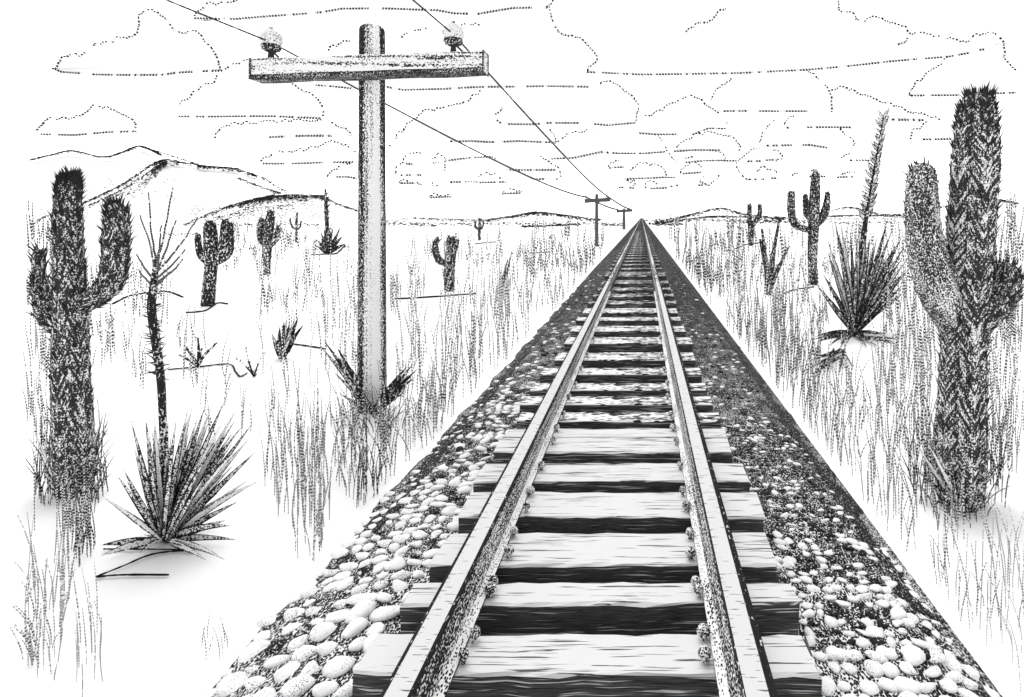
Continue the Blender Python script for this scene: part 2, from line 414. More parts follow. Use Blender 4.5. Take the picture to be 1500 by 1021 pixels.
hill('hill', [(1170, 322), (1210, 311), (1245, 303), (1285, 312), (1320, 314), (1380, 302), (1425, 293), (1460, 291), (1500, 297), (1560, 315)], 2900, 600,
     [([(1205, 311), (1245, 303), (1285, 312)], 90, 1.2, .65), ([(1290, 313), (1320, 313), (1380, 302), (1430, 293), (1460, 291), (1490, 297)], 260, 1.4, .7), ([(1130, 320), (1250, 315), (1350, 316)], 260, .9, .7), ([(1200, 321), (1300, 319), (1360, 319)], 110, .8, .6)], [], 6)

# low scrub in a broken line along the foot of the hills
b = MB()
for (x0, x1, py, n) in [(540, 880, 330, 260), (300, 470, 331, 90), (240, 330, 345, 40), (880, 915, 331, 60), (950, 1000, 330, 110), (1060, 1180, 327, 120), (1200, 1380, 328, 90), (940, 1150, 325, 160)]:
    for _ in range(n):
        px = rnd.uniform(x0, x1); p = py + rnd.gauss(0, 1.2); Y = min(D(max(p, 326)), 420)
        b.bead(P(px, p - 2, Y), Vector((1, 0, jit(.3))), Y / F * rnd.uniform(1.2, 2.4), Y / F * .95)
tag(b.build('desert_scrub', M['brush'], origin=Vector((0, 200, GZ))), 'thin broken line of dark low scrub along the far horizon', 'scrub', kind='stuff')

# ------------------------------------------------------------------ clouds
CB = 260.0                                # height of the cloud bases above the eye
def cloud(label, tops, bases, body=None, yb=None):
    pts = [p for l in tops + bases for p in l]
    yb = yb or max(p[1] for p in pts)
    Y = F * CB / (VY - yb); k = Y / F
    cx = sum(p[0] for p in pts) / len(pts); cy = sum(p[1] for p in pts) / len(pts)
    root = empty('cloud', P(cx, yb, Y)); tag(root, label, 'cloud', 'clouds drawn across the white sky')
    poly = body or (tops[0] + bases[0][::-1])
    # resample the contour, then give it a rounded depth
    dense = []
    for i in range(len(poly)):
        a, c = poly[i], poly[(i + 1) % len(poly)]
        n = max(1, int(math.hypot(c[0] - a[0], c[1] - a[1]) / 10))
        for j in range(n): dense.append((a[0] + (c[0] - a[0]) * j / n, a[1] + (c[1] - a[1]) * j / n))
    n = len(dense); area = sum(dense[i][0] * dense[(i + 1) % n][1] - dense[(i + 1) % n][0] * dense[i][1] for i in range(n))
    sg = 1 if area > 0 else -1
    w = max(p[0] for p in dense) - min(p[0] for p in dense); h = max(p[1] for p in dense) - min(p[1] for p in dense)
    T = min(.4 * min(w, h) + 2, 12) * k; ins = min(4, .12 * min(w, h))
    def shrunk(q):
        out = []
        for i in range(n):
            a, c = dense[i - 1], dense[(i + 1) % n]; tx, ty = c[0] - a[0], c[1] - a[1]; L = math.hypot(tx, ty) or 1
            out.append((dense[i][0] - sg * ty / L * q, dense[i][1] + sg * tx / L * q))
        return out
    m = MB()
    for (q, dz) in ((.2, .05), (.1, .3), (.3, .6), (ins * .5, .85), (ins, 1)):
        for (x, y) in shrunk(q): m.v.append(P(x, y, Y) + Vector((0, dz * T, 0)))
    for r_ in range(4):
        for i in range(n):
            j = (i + 1) % n; m.face([r_ * n + i, r_ * n + j, (r_ + 1) * n + j, (r_ + 1) * n + i])
    tri = tessellate_polygon([[Vector((x, y, 0)) for x, y in dense]])
    for t in tri:
        m.face(t); m.face([4 * n + q for q in t][::-1])
    m.build('cloud_body', M['cloud'], root)
    for lines, isb in ((tops, 0), (bases, 1)):
        for pl in lines:
            sp = spline(pl, 8) if len(pl) > 2 and not isb else pl
            st = 2.2; out = []; d = 0.
            for i in range(len(sp) - 1):
                a, c = sp[i], sp[i + 1]; L = math.hypot(c[0] - a[0], c[1] - a[1])
                while d < L:
                    t = d / max(L, 1e-6); out.append((a[0] + (c[0] - a[0]) * t, a[1] + (c[1] - a[1]) * t)); d += st
                d -= L
            out.append(sp[-1][:2]); ph_ = [rnd.uniform(0, 6.28) for _ in range(3)]; wv = [1.5 * math.sin(i * .55 + ph_[0] + 1.5 * math.sin(i * .21 + ph_[1])) + .6 * math.sin(i * 1.4 + ph_[2]) + jit(.5) for i in range(len(out) + 1)]; z = 1
            W = []
            for i, (x, y) in enumerate(out):
                z = -z; am = (.55 * z if isb else 0)
                W.append(P(x + (0 if isb else wv[i] * .6), y + am + (.35 * math.sin(i * .09 + ph_[0]) if isb else wv[i - 1]), Y - 1.2 * k))
            if len(W) < 2: continue
            e = MB(); L = len(W) * st
            e.tube(W, [k * ((1.6 if isb else 1.45) * rnd.uniform(.8, 1.15)) for _ in W], 5, ulen=L / 4.4, vv=rnd.random() * 50)
            e.build('cloud_edge', M['cloud_dash'] if isb else M['cloud_dots'], root)
cloud('large cloud with stepped tower top at the far left above the left mountain', [[(80, 100), (85, 92), (100, 80), (118, 80), (135, 70), (140, 62), (158, 62), (175, 55), (200, 50), (203, 30), (208, 17), (225, 16), (242, 26), (252, 40), (262, 47), (288, 47), (300, 60), (315, 78), (322, 100)]], [[(77, 100), (90, 106), (140, 110), (235, 110), (260, 107), (325, 103)]])
cloud('small low cloud directly above the left mountain ridge', [[(50, 192), (70, 175), (112, 172), (125, 165), (135, 155), (165, 160), (180, 168), (197, 178), (199, 188)]], [[(60, 197), (110, 198), (160, 194), (199, 193)]])
cloud('dome shaped cloud below the left end of the crossarm', [[(257, 165), (265, 152), (285, 135), (300, 123), (312, 120), (320, 106), (345, 93), (370, 89), (400, 100), (435, 128), (460, 140), (473, 158), (472, 168)]], [[(262, 171), (300, 171), (400, 171), (470, 173)]])
cloud('flat sliver of cloud left of the utility pole under the dome cloud', [[(315, 203), (322, 190), (336, 182), (400, 178), (460, 176), (500, 186), (515, 197)]], [[(395, 201), (430, 200), (485, 199)]], body=[(315, 203), (322, 190), (336, 182), (400, 178), (460, 176), (500, 186), (515, 197), (485, 201), (395, 203)])
cloud('long low cloud with a scalloped top just left of the pole', [[(382, 236), (390, 230), (412, 222), (440, 220), (460, 215), (490, 208), (510, 215), (522, 224)]], [[(385, 240), (420, 240), (515, 238), (522, 237)]])
cloud('small cloud curl touching the left side of the pole above the mesa', [[(480, 258), (490, 247), (505, 240), (522, 236)]], [[(493, 260), (510, 260), (522, 262)]])
cloud('very long flat topmost cloud running behind the pole top', [[(285, 25), (290, 18), (300, 8), (312, 4), (325, 5), (400, -14), (560, -24), (700, -22), (800, -12), (805, 8)]], [[(285, 27), (345, 28), (425, 22), (470, 18), (500, 13), (570, 13), (640, 15), (665, 20), (700, 21), (750, 12), (805, 10)]])
cloud('huge cloud filling the upper right sky with a long rising base', [[(805, 14), (812, 38), (828, 53), (848, 55), (868, 75), (874, 85), (864, 98), (858, 106)], [(1005, 47), (1020, 35), (1035, 33), (1050, 20), (1063, 12)], [(1228, 0), (1230, 15), (1250, 20), (1258, 30), (1285, 25), (1310, 35), (1325, 38), (1333, 48), (1360, 50), (1395, 57), (1437, 63), (1442, 73)], [(1316, 66), (1330, 57)]],
      [[(860, 106), (940, 109), (1010, 109), (1080, 107), (1180, 103), (1240, 97), (1310, 90), (1390, 83), (1440, 74), (1458, 66)]], body=[(806, 14), (812, 38), (828, 53), (848, 55), (868, 75), (874, 85), (864, 98), (860, 106), (940, 109), (1080, 107), (1180, 103), (1310, 90), (1390, 83), (1440, 74), (1437, 63), (1395, 57), (1333, 48), (1310, 35), (1258, 30), (1230, 15), (1225, -30), (820, -30)])
cloud('small looped cloud at the extreme upper right corner', [[(1425, 53), (1450, 47), (1463, 55), (1471, 63), (1472, 85), (1480, 95), (1488, 102)]], [[(1430, 74), (1450, 71), (1463, 64)]], body=[(1425, 53), (1450, 47), (1463, 55), (1471, 63), (1472, 85), (1470, 88), (1450, 80), (1430, 74)])
cloud('cloud half hidden behind the crossarm with its base just below it', [[(480, 72), (497, 64), (512, 58)], [(585, 57), (600, 48), (612, 43), (624, 42)], [(672, 38), (690, 35), (702, 37)]], [[(462, 125), (515, 130)], [(567, 127), (590, 132), (650, 131), (690, 128), (720, 127), (780, 127), (862, 127)]], body=[(462, 124), (480, 72), (512, 58), (585, 55), (624, 42), (702, 36), (760, 70), (830, 100), (862, 126), (780, 128), (650, 132), (515, 131)])
cloud('broad cloud with a rounded right end in the middle of the sky', [[(880, 122), (898, 120), (912, 131), (930, 145), (935, 160), (931, 176)], [(737, 158), (726, 167), (727, 176), (737, 182)]], [[(740, 182), (780, 182), (806, 180), (850, 181), (890, 184), (932, 180)]], body=[(737, 158), (726, 167), (727, 176), (740, 182), (850, 182), (932, 180), (935, 160), (930, 145), (912, 131), (898, 121), (820, 128)])
cloud('rising cloud right of the pole with a long sloping left side', [[(575, 205), (590, 190), (605, 175), (620, 162), (640, 160), (655, 155), (675, 153), (690, 143), (708, 130)], [(798, 178), (804, 188), (812, 198), (815, 208)]], [[(660, 207), (690, 207), (720, 209), (760, 207), (812, 209)]], body=[(575, 207), (590, 190), (605, 175), (620, 162), (655, 155), (690, 143), (708, 132), (760, 150), (798, 178), (815, 208), (720, 210)])
cloud('peaked cloud just right of the broad middle cloud', [[(945, 171), (966, 162), (983, 152), (1003, 142), (1020, 142), (1033, 152), (1053, 167), (1067, 182)]], [[(932, 195), (963, 197), (1017, 197), (1037, 189), (1064, 189)]], body=[(934, 194), (945, 171), (966, 162), (983, 152), (1003, 142), (1020, 142), (1053, 167), (1066, 184), (1037, 189), (1017, 197), (963, 197)])
cloud('lens shaped cloud tucked under the peaked cloud', [[(988, 220), (1007, 204), (1027, 195), (1053, 195), (1073, 202), (1085, 214), (1080, 220)]], [[(987, 221), (1020, 220), (1060, 221)]])
cloud('wide flat cloud whose base runs above the far telephone pole', [[(813, 210), (830, 198), (850, 193), (868, 190)], [(963, 197), (973, 210), (978, 223), (990, 237)]], [[(807, 233), (840, 232), (880, 223), (907, 225), (943, 225), (975, 223)]], body=[(807, 232), (813, 210), (830, 198), (868, 190), (930, 196), (963, 199), (973, 210), (976, 223), (907, 226), (840, 233)])
cloud('little bracket cloud low above the rails, just over the hills', [[(945, 278), (945, 270), (952, 266), (966, 268)]], [[(953, 277), (975, 276), (997, 271)]], body=[(945, 278), (945, 270), (952, 266), (990, 267), (997, 272), (975, 277)])
cloud('small round cloud low left of the little bracket cloud', [[(915, 262), (922, 266), (928, 264), (931, 270), (928, 275)]], [[(906, 275), (930, 276)]], body=[(906, 275), (915, 262), (928, 263), (931, 270), (930, 276)])
cloud('small sickle cloud below the pebble shaped ring cloud', [[(1052, 255), (1047, 266), (1036, 270), (1024, 265), (1030, 257)]], [[(1019, 272), (1036, 271)]], body=[(1052, 255), (1047, 266), (1036, 272), (1019, 272), (1024, 265), (1030, 257)])
cloud('dashed cloud streak low right of the near pole under the left wire', [[(700, 258), (712, 254), (726, 256), (734, 262)]], [[(702, 268), (722, 268), (741, 267)]])
cloud('tiny triangular cloud low above the track end', [[(892, 244), (898, 238), (906, 233)]], [[(892, 246), (914, 245)]], body=[(892, 245), (898, 238), (906, 233), (914, 244)])
cloud('small long cloud low above the rails at the horizon', [[(922, 248), (940, 240), (968, 243), (975, 252), (977, 259)]], [[(918, 262), (950, 262), (990, 260)]])
cloud('pebble shaped ring cloud low in the sky right of the track end', [[(997, 253), (998, 246), (1010, 239), (1024, 240), (1029, 247)]], [[(1000, 255), (1028, 253)]])
cloud('arched cloud right of the ring cloud', [[(1000, 236), (1013, 229), (1038, 219), (1052, 222), (1062, 230), (1061, 236)]], [[(1004, 238), (1030, 236), (1080, 236)]])
cloud('cloud with a hooked left side below the short flat cloud', [[(1097, 263), (1087, 257), (1080, 247), (1083, 232), (1100, 221), (1112, 218)]], [[(1097, 263), (1120, 263)]], body=[(1097, 263), (1087, 257), (1080, 247), (1083, 232), (1100, 221), (1114, 220), (1122, 240), (1120, 262)])
cloud('bowl shaped cloud hanging below the long rising base at right', [[(1035, 152), (1042, 142), (1053, 130), (1072, 113)], [(1183, 104), (1200, 115), (1213, 130), (1218, 146), (1218, 162)]], [[(1060, 163), (1100, 163), (1182, 163)]], body=[(1037, 152), (1042, 142), (1053, 130), (1072, 113), (1130, 108), (1183, 106), (1200, 115), (1213, 130), (1218, 162), (1060, 164)])
cloud('long tapering cloud sloping down towards the tall right cactus', [[(1217, 131), (1237, 128), (1260, 137), (1287, 147), (1313, 155), (1333, 163), (1353, 168), (1377, 175)], [(1150, 182), (1156, 173), (1164, 167)]], [[(1307, 175), (1357, 177)], [(1152, 187), (1213, 187), (1258, 187)]], body=[(1152, 186), (1164, 167), (1217, 131), (1237, 128), (1287, 147), (1333, 163), (1360, 175), (1258, 187)])
cloud('blocky cloud behind the flower stalk at right', [[(1108, 216), (1117, 197), (1127, 180), (1135, 174)], [(1230, 188), (1242, 200), (1252, 210), (1244, 222), (1233, 233)]], [[(1123, 213), (1187, 213), (1212, 217)], [(1245, 235), (1270, 235), (1290, 236)]], body=[(1108, 216), (1117, 197), (1127, 180), (1150, 188), (1230, 189), (1252, 210), (1235, 232), (1187, 215)])
cloud('small cloud with a curved left end left of the tall right cactus', [[(1333, 203), (1336, 194), (1345, 188), (1358, 179)]], [[(1352, 204), (1395, 204)]], body=[(1333, 203), (1336, 194), (1345, 188), (1358, 179), (1395, 182), (1395, 204)])
cloud('large cloud behind the top of the tall right cactus', [[(1333, 139), (1337, 127), (1350, 115), (1373, 96), (1390, 84)]], [[(1334, 140), (1360, 140), (1398, 140), (1450, 137), (1487, 136)]], body=[(1333, 139), (1337, 127), (1350, 115), (1373, 96), (1390, 85), (1440, 78), (1475, 90), (1487, 135), (1398, 140)])
cloud('short flat cloud with a round right end low at right', [[(1128, 217), (1140, 222), (1146, 230), (1134, 235)]], [[(1095, 236), (1118, 236)], [(1122, 235), (1140, 234)]], body=[(1095, 235), (1110, 222), (1128, 217), (1140, 222), (1146, 230), (1134, 236)])
cloud('tiny dash cloud above the three armed saguaro at right', [[(1160, 257), (1163, 253), (1170, 251)], [(1188, 250), (1194, 249), (1199, 253)]], [[(1173, 259), (1209, 259)]], body=[(1160, 258), (1166, 252), (1194, 249), (1200, 253), (1209, 259)])
cloud('tiny two line cloud just left of the flower stalk', [[(1232, 254), (1238, 252), (1247, 252), (1252, 254)]], [[(1226, 260), (1250, 260)]])
cloud('small bracket shaped cloud between the hooked cloud and saguaro', [[(1108, 251), (1114, 246), (1122, 246), (1136, 250), (1139, 256)]], [[(1122, 262), (1139, 262)]], body=[(1108, 252), (1114, 246), (1122, 246), (1136, 250), (1139, 261), (1122, 262)])
cloud('low cloud curl immediately right of the pole', [[(577, 255), (585, 241), (600, 227), (618, 222)]], [[(587, 257), (617, 257)], [(570, 213), (583, 216)], [(595, 240), (604, 241)]], body=[(577, 256), (585, 241), (600, 227), (618, 222), (628, 240), (617, 257)])
cloud('small boxy cloud low right of the pole', [[(585, 271), (586, 264), (600, 266), (612, 268), (617, 272)]], [[(588, 269), (617, 270)]], yb=272)
cloud('short cloud with an upright left edge low right of the pole', [[(652, 252), (652, 240), (651, 230), (640, 226), (632, 236)]], [[(634, 239), (644, 239)], [(657, 235), (690, 231), (722, 230)]], body=[(652, 252), (651, 230), (690, 230), (722, 231), (710, 246), (670, 252)])
cloud('flat dash cloud below the short cloud near the left wire', [[(632, 266), (636, 272), (650, 272)]], [[(660, 267), (700, 267)]], body=[(632, 266), (660, 264), (700, 266), (650, 272)])
cloud('cloud with a wavy right end where the two wires draw together', [[(792, 230), (802, 236), (815, 244), (820, 252), (823, 261)], [(712, 247), (716, 238), (728, 228)]], [[(742, 249), (780, 249), (813, 249)], [(773, 263), (817, 263)]], body=[(712, 248), (716, 238), (728, 228), (792, 230), (815, 244), (822, 262), (773, 263), (742, 250)])
cloud('faint last cloud streak above the hills left of the far pole', [[(735, 280), (745, 277), (765, 279)]], [[(735, 284), (764, 283)]])
cloud('pair of faint dashes above the hills right of the pole', [[(628, 288), (634, 285), (645, 286), (662, 287)]], [[(630, 290), (660, 289)]])

# ------------------------------------------------------------------ track bed
CXT = -.277
bedY = [-6, 0, 2, 3, 4, 5, 6, 8, 10, 13, 17, 22, 30, 45, 70, 110, 180, 300, 600, 1500]
prof = [(-2.44, -.376), (-1.75, -.21), (1.45, -.21), (1.62, -.22), (1.99, -.372)]
prof2 = [(1.56, -.216), (1.96, -.375)]
def wav(y, a): return a * math.sin(y * 3.1) + a * .7 * math.sin(y * 7.7 + 1)
def strip(pr, mat_, name, l=0, r=0, y0=-9):
    s = MB(); yy = [bedY[0] + i * .25 for i in range(int((22 - bedY[0]) / .25))] + [y for y in bedY if y >= 22]
    yy = [y for y in yy if y >= y0]
    for y in yy:
        for i, (x, z) in enumerate(pr):
            d = wav(y, l) if i == 0 else (wav(y + 3, r) if i == len(pr) - 1 else 0)
            if y > 30: d = 0
            s.v.append(Vector((x + d, y, z)))
    k = len(pr)
    for j in range(len(yy) - 1):
        for i in range(k - 1): s.face([j * k + i, j * k + i + 1, (j + 1) * k + i + 1, (j + 1) * k + i], None, 1 if yy[j] > 40 else 0)
    return tag(s.build(name, [mat_, M['far_cinder']]), kind='structure')
strip(prof, M['bed'], 'track_bed', .03, 0)
strip([(1.72, -.255), (1.80, -.285), (1.97, -.375)], M['cinder'], 'cinder_edge', .02, .025, 3.6)  # dark strip along the outer slope of the ballast
strip([(-2.40, -.372), (-2.22, -.318), (-2.12, -.288)], M['cinder'], 'cinder_edge', .02, .02, 4.6)

# stones
def ico():
    import bmesh
    bm = bmesh.new(); bmesh.ops.create_icosphere(bm, subdivisions=2, radius=1)
    v = [x.co.copy() for x in bm.verts]; f = [[q.index for q in p.verts] for p in bm.faces]; bm.free(); return v, f
IV, IF = ico()
shapes = []
for i in range(14):
    a = [Vector((jit(1), jit(1), jit(1))) .normalized() for _ in range(7)]; c = [rnd.uniform(.45, .8) for _ in a]
    vs = []
    for v in IV:
        w = v.copy()
        for n_, d_ in zip(a, c):
            q = w.dot(n_) - d_
            if q > 0: w -= n_ * q * .85
        vs.append(w)
    shapes.append(vs)
def stone(mb, x, y, z, rx, ry, rz, m=0):
    vs = rnd.choice(shapes); b = len(mb.v); th = rnd.uniform(0, 6.28); c, s = math.cos(th), math.sin(th); tx, ty = jit(.25), jit(.25)
    for v in vs:
        X, Y_, Z = v.x * c - v.y * s, v.x * s + v.y * c, v.z
        mb.v.append(Vector((x + X * rx, y + Y_ * ry, z + Z * rz + (X * tx * rx + Y_ * ty * ry))))
    for q in IF: mb.face([b + k for k in q], None, m)
def bedz(x):
    if x < -1.75: return -.21 - (-1.75 - x) / .61 * .165
    if x > 1.6: return -.21 - (x - 1.6) / .36 * .165
    return -.21
def stones(x0, x1, y0, y1, sp, size, mb, dens=1., darkp=0., inx=None):
    y = y0
    while y < y1:
        x = x0 + jit(sp * .3)
        while x < x1:
            if rnd.random() < dens and not (inx and inx(x, y)):
                r = size * rnd.uniform(.68, 1.12)
                stone(mb, x + jit(sp * .14), y + jit(sp * .14), bedz(x) + r * .1, r * rnd.uniform(.95, 1.35), r * rnd.uniform(.85, 1.2), r * .36, 1 if rnd.random() < darkp else 0)
            x += sp
        y += sp * 1.02
ml = MB()
stones(-2.32, -1.47, 1.9, 3.9, .142, .080, ml, 1, .03)
stones(-2.34, -1.44, 3.9, 5.6, .120, .065, ml, .99, .15)
stones(-2.30, -1.44, 5.6, 8.5, .115, .058, ml, .96, .35)
stones(-2.28, -1.46, 8.5, 14, .17, .060, ml, .65, .6)
stones(-2.25, -1.46, 14, 26, .3, .07, ml, .5, .75)
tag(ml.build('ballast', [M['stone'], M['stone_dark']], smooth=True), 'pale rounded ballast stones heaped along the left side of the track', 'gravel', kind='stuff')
mr = MB()
stones(.96, 1.9, 2.0, 3.3, .105, .061, mr, .99, .06)
stones(.96, 1.86, 3.3, 4.6, .08, .044, mr, .98, .38)
stones(.96, 1.76, 4.6, 7, .075, .034, mr, .94, .72)
stones(.98, 1.66, 7, 14, .16, .045, mr, .7, .65)
stones(.98, 1.6, 14, 26, .3, .06, mr, .35, .85)
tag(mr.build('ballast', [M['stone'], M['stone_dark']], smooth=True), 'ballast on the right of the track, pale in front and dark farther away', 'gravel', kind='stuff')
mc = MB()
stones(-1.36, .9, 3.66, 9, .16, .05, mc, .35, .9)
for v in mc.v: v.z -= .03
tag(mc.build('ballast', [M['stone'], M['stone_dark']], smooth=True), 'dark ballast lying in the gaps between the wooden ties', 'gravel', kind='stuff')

# ------------------------------------------------------------------ ties
ORD = ['first', 'second', 'third', 'fourth', 'fifth', 'sixth', 'seventh', 'eighth', 'ninth', 'tenth', 'eleventh', 'twelfth', 'thirteenth', 'fourteenth', 'fifteenth', 'sixteenth', 'seventeenth', 'eighteenth', 'nineteenth', 'twentieth']
RL, RR = -1.05, .496
FH = F * EZ
ties = [(2.885, 3.165), (3.41, 3.61), (3.79, 4.18), (4.40, 4.80), (4.99, 5.36), (5.61, 5.97)]
for pf, pr_ in [(640, 624), (616, 600), (592, 577), (571, 558), (548, 536), (527, 513), (503, 491), (485, 475), (469, 463), (458, 449.5), (445, 438.5), (434.5, 428.5), (425, 419.5), (416, 409), (404.5, 396)]:
    pr_ += .22 * (pf - pr_); ties.append((FH / (pf - VY), FH / (pr_ - VY)))
y = ties[-1][1] + 1.1
while y < 95: ties.append((y, y + .7 + y * .004)); y += 1.9 + y * .01
def make_tie(i, ya, yb):
    near = i < 8
    x0 = -1.415 + jit(.05); x1 = .885 + jit(.05); yc = (ya + yb) / 2
    root = empty('railroad_tie', (CXT, yc, -.2))
    m = MB(); n = 18 if near else 6; L = len(m.v)
    prof = [(ya + .0, -.30), (ya, -.012), (ya + .012, 0), (yb - .012, 0), (yb, -.012), (yb, -.30)]
    wob = [[(jit(.012) if near else 0, jit(.008) if near else 0) for _ in prof] for _ in range(n + 1)]
    skew = jit(.02)
    for j in range(n + 1):
        x = x0 + (x1 - x0) * j / n
        for q, (yy, z) in enumerate(prof):
            a, c = wob[j][q]
            m.v.append(Vector((x + (jit(.015) if j in (0, n) and near else 0), yy + a + skew * (j / n - .5), z + (c if z < 0 else c * .3))))
    k = len(prof)
    for j in range(n):
        for q in range(k - 1):
            a = j * k + q
            m.face([a, a + k, a + k + 1, a + 1], None, 0 if q in (1, 2) else 1)
    m.face(list(range(k)), None, 1); m.face([n * k + q for q in range(k)][::-1], None, 1)
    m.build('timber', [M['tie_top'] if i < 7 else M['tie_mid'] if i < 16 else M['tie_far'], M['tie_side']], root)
    if i < 13:
        for (xr, sg) in ((RL, 1), (RR, -1)):
            ys_ = [ya + .07, yb - .06] if i < 4 else [yc + jit(.05)]
            for yy in ys_:
                s = MB(); cx = xr + sg * (.165 + jit(.012)); w = .025 + jit(.004)
                s.lathe((cx, yy + jit(.02), .0), [(w * .55, -.03), (w * .55, .025), (w * 1.25, .03), (w * 1.3, .05), (w * .95, .068), (w * .3, .075)], 8)
                s.build('rail_spike', M['bolt'], root)
    if i == 0: lb = 'nearest bleached wooden tie at the bottom edge of the picture'
    elif i < len(ORD): lb = ORD[i] + ' weathered wooden tie counted from the bottom edge'
    else: lb = 'small far wooden tie where the track narrows to the horizon'
    tag(root, lb, 'railroad tie', 'wooden ties under the rails')
for i, (a, c) in enumerate(ties): make_tie(i, a, c)
# an extra tie just in front of the frame's lower edge
make_label = None

# ------------------------------------------------------------------ rails
def rail(xc, label):
    xl, xr = (.166, .135) if xc < 0 else (.135, .138)
    root = empty('steel_rail', (xc, 0, .012)); tag(root, label, 'rail', 'the two rails of the track')
    ys = [-4 + i * .5 for i in range(60)] + [27, 32, 40, 55, 80, 120, 200, 400, 900]
    def sweep(prof, ms, name, mats, closed=True):
        m = MB(); k = len(prof)
        for y in ys:
            for (x, z) in prof: m.v.append(Vector((xc + x, y, z)))
        for j in range(len(ys) - 1):
            for q in range(k):
                q2 = (q + 1) % k
                m.face([j * k + q, j * k + q2, (j + 1) * k + q2, (j + 1) * k + q][::-1], None, len(mats) - 1 if ys[j] > 17 and ms[q] == 0 else ms[q])
        m.face(list(range(k)), None, ms[0]); m.face([(len(ys) - 1) * k + q for q in range(k)][::-1], None, ms[0])
        return m.build(name, mats, root)
    # head (bright worn top, rusty sides), web, foot
    sweep([(-.054, .150), (-.057, .19), (-.050, .2), (.050, .2), (.057, .19), (.054, .150)], [1, 1, 0, 1, 1, 1], 'rail_head', [M['rail_top'], M['rail_side'], M['rail_far']])
    sweep([(-.088, .034), (-.03, .15), (.03, .15), (.088, .034)], [0, 0, 0, 0], 'rail_web', [M['web']])
    sweep([(-xl, .006), (-xl, .020), (-.088, .034), (.088, .034), (xr, .020), (xr, .006)], [1, 0 if xc > 0 else 1, 0, 1 if xc > 0 else 0, 1, 1], 'rail_foot', [M['rail_foot'], M['rail_side']])  # outer foot painted dark to draw the rail's contact shadow
rail(RL, 'left steel rail with a bright worn top and rusty web'); rail(RR, 'right steel rail with a bright worn top and rusty web')

# ------------------------------------------------------------------ utility poles and wires
PY = D(600); PX = (545 - VX) / F * PY
top_z = EZ + (VY - 38) / F * PY
def make_pole():
    root = empty('utility_pole', (PX, PY, GZ)); s = PY / F
    m = MB(); n = 30
    pts = [Vector((PX + (-.012 if 0 else 0), PY, GZ - .1 + (top_z - GZ + .1 - .06) * i / n)) for i in range(n + 1)]
    rr = [(20 - 2.6 * (i / n)) * s for i in range(n + 1)]
    pts += [Vector((PX, PY, top_z - .03)), Vector((PX, PY, top_z))]; rr += [rr[-1] * .93, rr[-1] * .7]
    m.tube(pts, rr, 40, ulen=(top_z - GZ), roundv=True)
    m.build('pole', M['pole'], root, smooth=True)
    # crossarm on the near side of the pole
    a = MB(); Ya = PY - .30
    pl, prt = P(376, 104, Ya), P(711, 93, Ya)
    h = .138; d_ = .115
    n = 16
    for j in range(n + 1):
        t = j / n; c = pl.lerp(prt, t)
        hh = h * (1 + .04 * math.sin(t * 17)); 
        for (yy, zz) in ((-d_, -hh), (-d_ - .012, -hh * .55), (-d_, hh * .92), (-d_ + .02, hh), (d_, hh), (d_, -hh)):
            a.v.append(Vector((c.x, c.y + yy, c.z + zz)))
    for j in range(n):
        for q in range(6):
            q2 = (q + 1) % 6
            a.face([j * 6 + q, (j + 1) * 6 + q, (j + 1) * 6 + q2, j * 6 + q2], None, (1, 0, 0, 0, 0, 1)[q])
    a.face([0, 1, 2, 3, 4, 5][::-1], None, 1); a.face([n * 6 + q for q in range(6)], None, 0)
    a.build('crossarm', [M['arm'], M['arm_under']], root)
    e = MB()  # dark iron band on the right end
    c = prt; e.tube([Vector((c.x + .004, c.y - .127, c.z - .138)), Vector((c.x + .004, c.y - .127, c.z + .138)), Vector((c.x + .004, c.y + .115, c.z + .14)), Vector((c.x + .004, c.y + .115, c.z - .138)), Vector((c.x + .004, c.y - .127, c.z - .138))], [.011] * 5, 6)
    e.build('end_band', M['arm_under'], root)
    e = MB(); c = pl; e.tube([Vector((c.x - .004, c.y - .127, c.z - .138)), Vector((c.x - .004, c.y - .127, c.z + .138))], [.016] * 2, 6); e.build('end_band', M['arm_under'], root)
    for (px, t) in ((397, .065), (664, .86)):
        c = pl.lerp(prt, t) + Vector((0, 0, .132))
        c.x = (px - VX) / F * Ya
        q = MB(); q.lathe(c, [(.045, 0), (.032, .11), (.03, .14)], 10)
        q.tube([c + Vector((.02, -.05, .13)), c + Vector((.17, -.06, -.01))], [.014, .014], 5)
        q.build('insulator_pin', M['pin'], root)
        g_ = MB(); g_.lathe(c, [(.07, .115), (.105, .13), (.125, .17), (.115, .20), (.13, .235), (.14, .28), (.12, .345), (.07, .39), (.03, .405), (.025, .43)], 18, [1, 1, 1, 0, 0, 0, 0, 1, 1, 1])
        g_.build('insulator', [M['glass'], M['glass_rim']], root, smooth=True)
    return root, pl, prt
pole1, pl, prt = make_pole()
tag(pole1, 'large near wooden utility pole with a thick crossarm and two insulators', 'utility pole', 'utility poles along the left of the track')
wl = P(397, 62, PY - .3); wr = P(664, 50, PY - .3)
poles = [(Vector((PX, PY, GZ)), 1., 1.)]
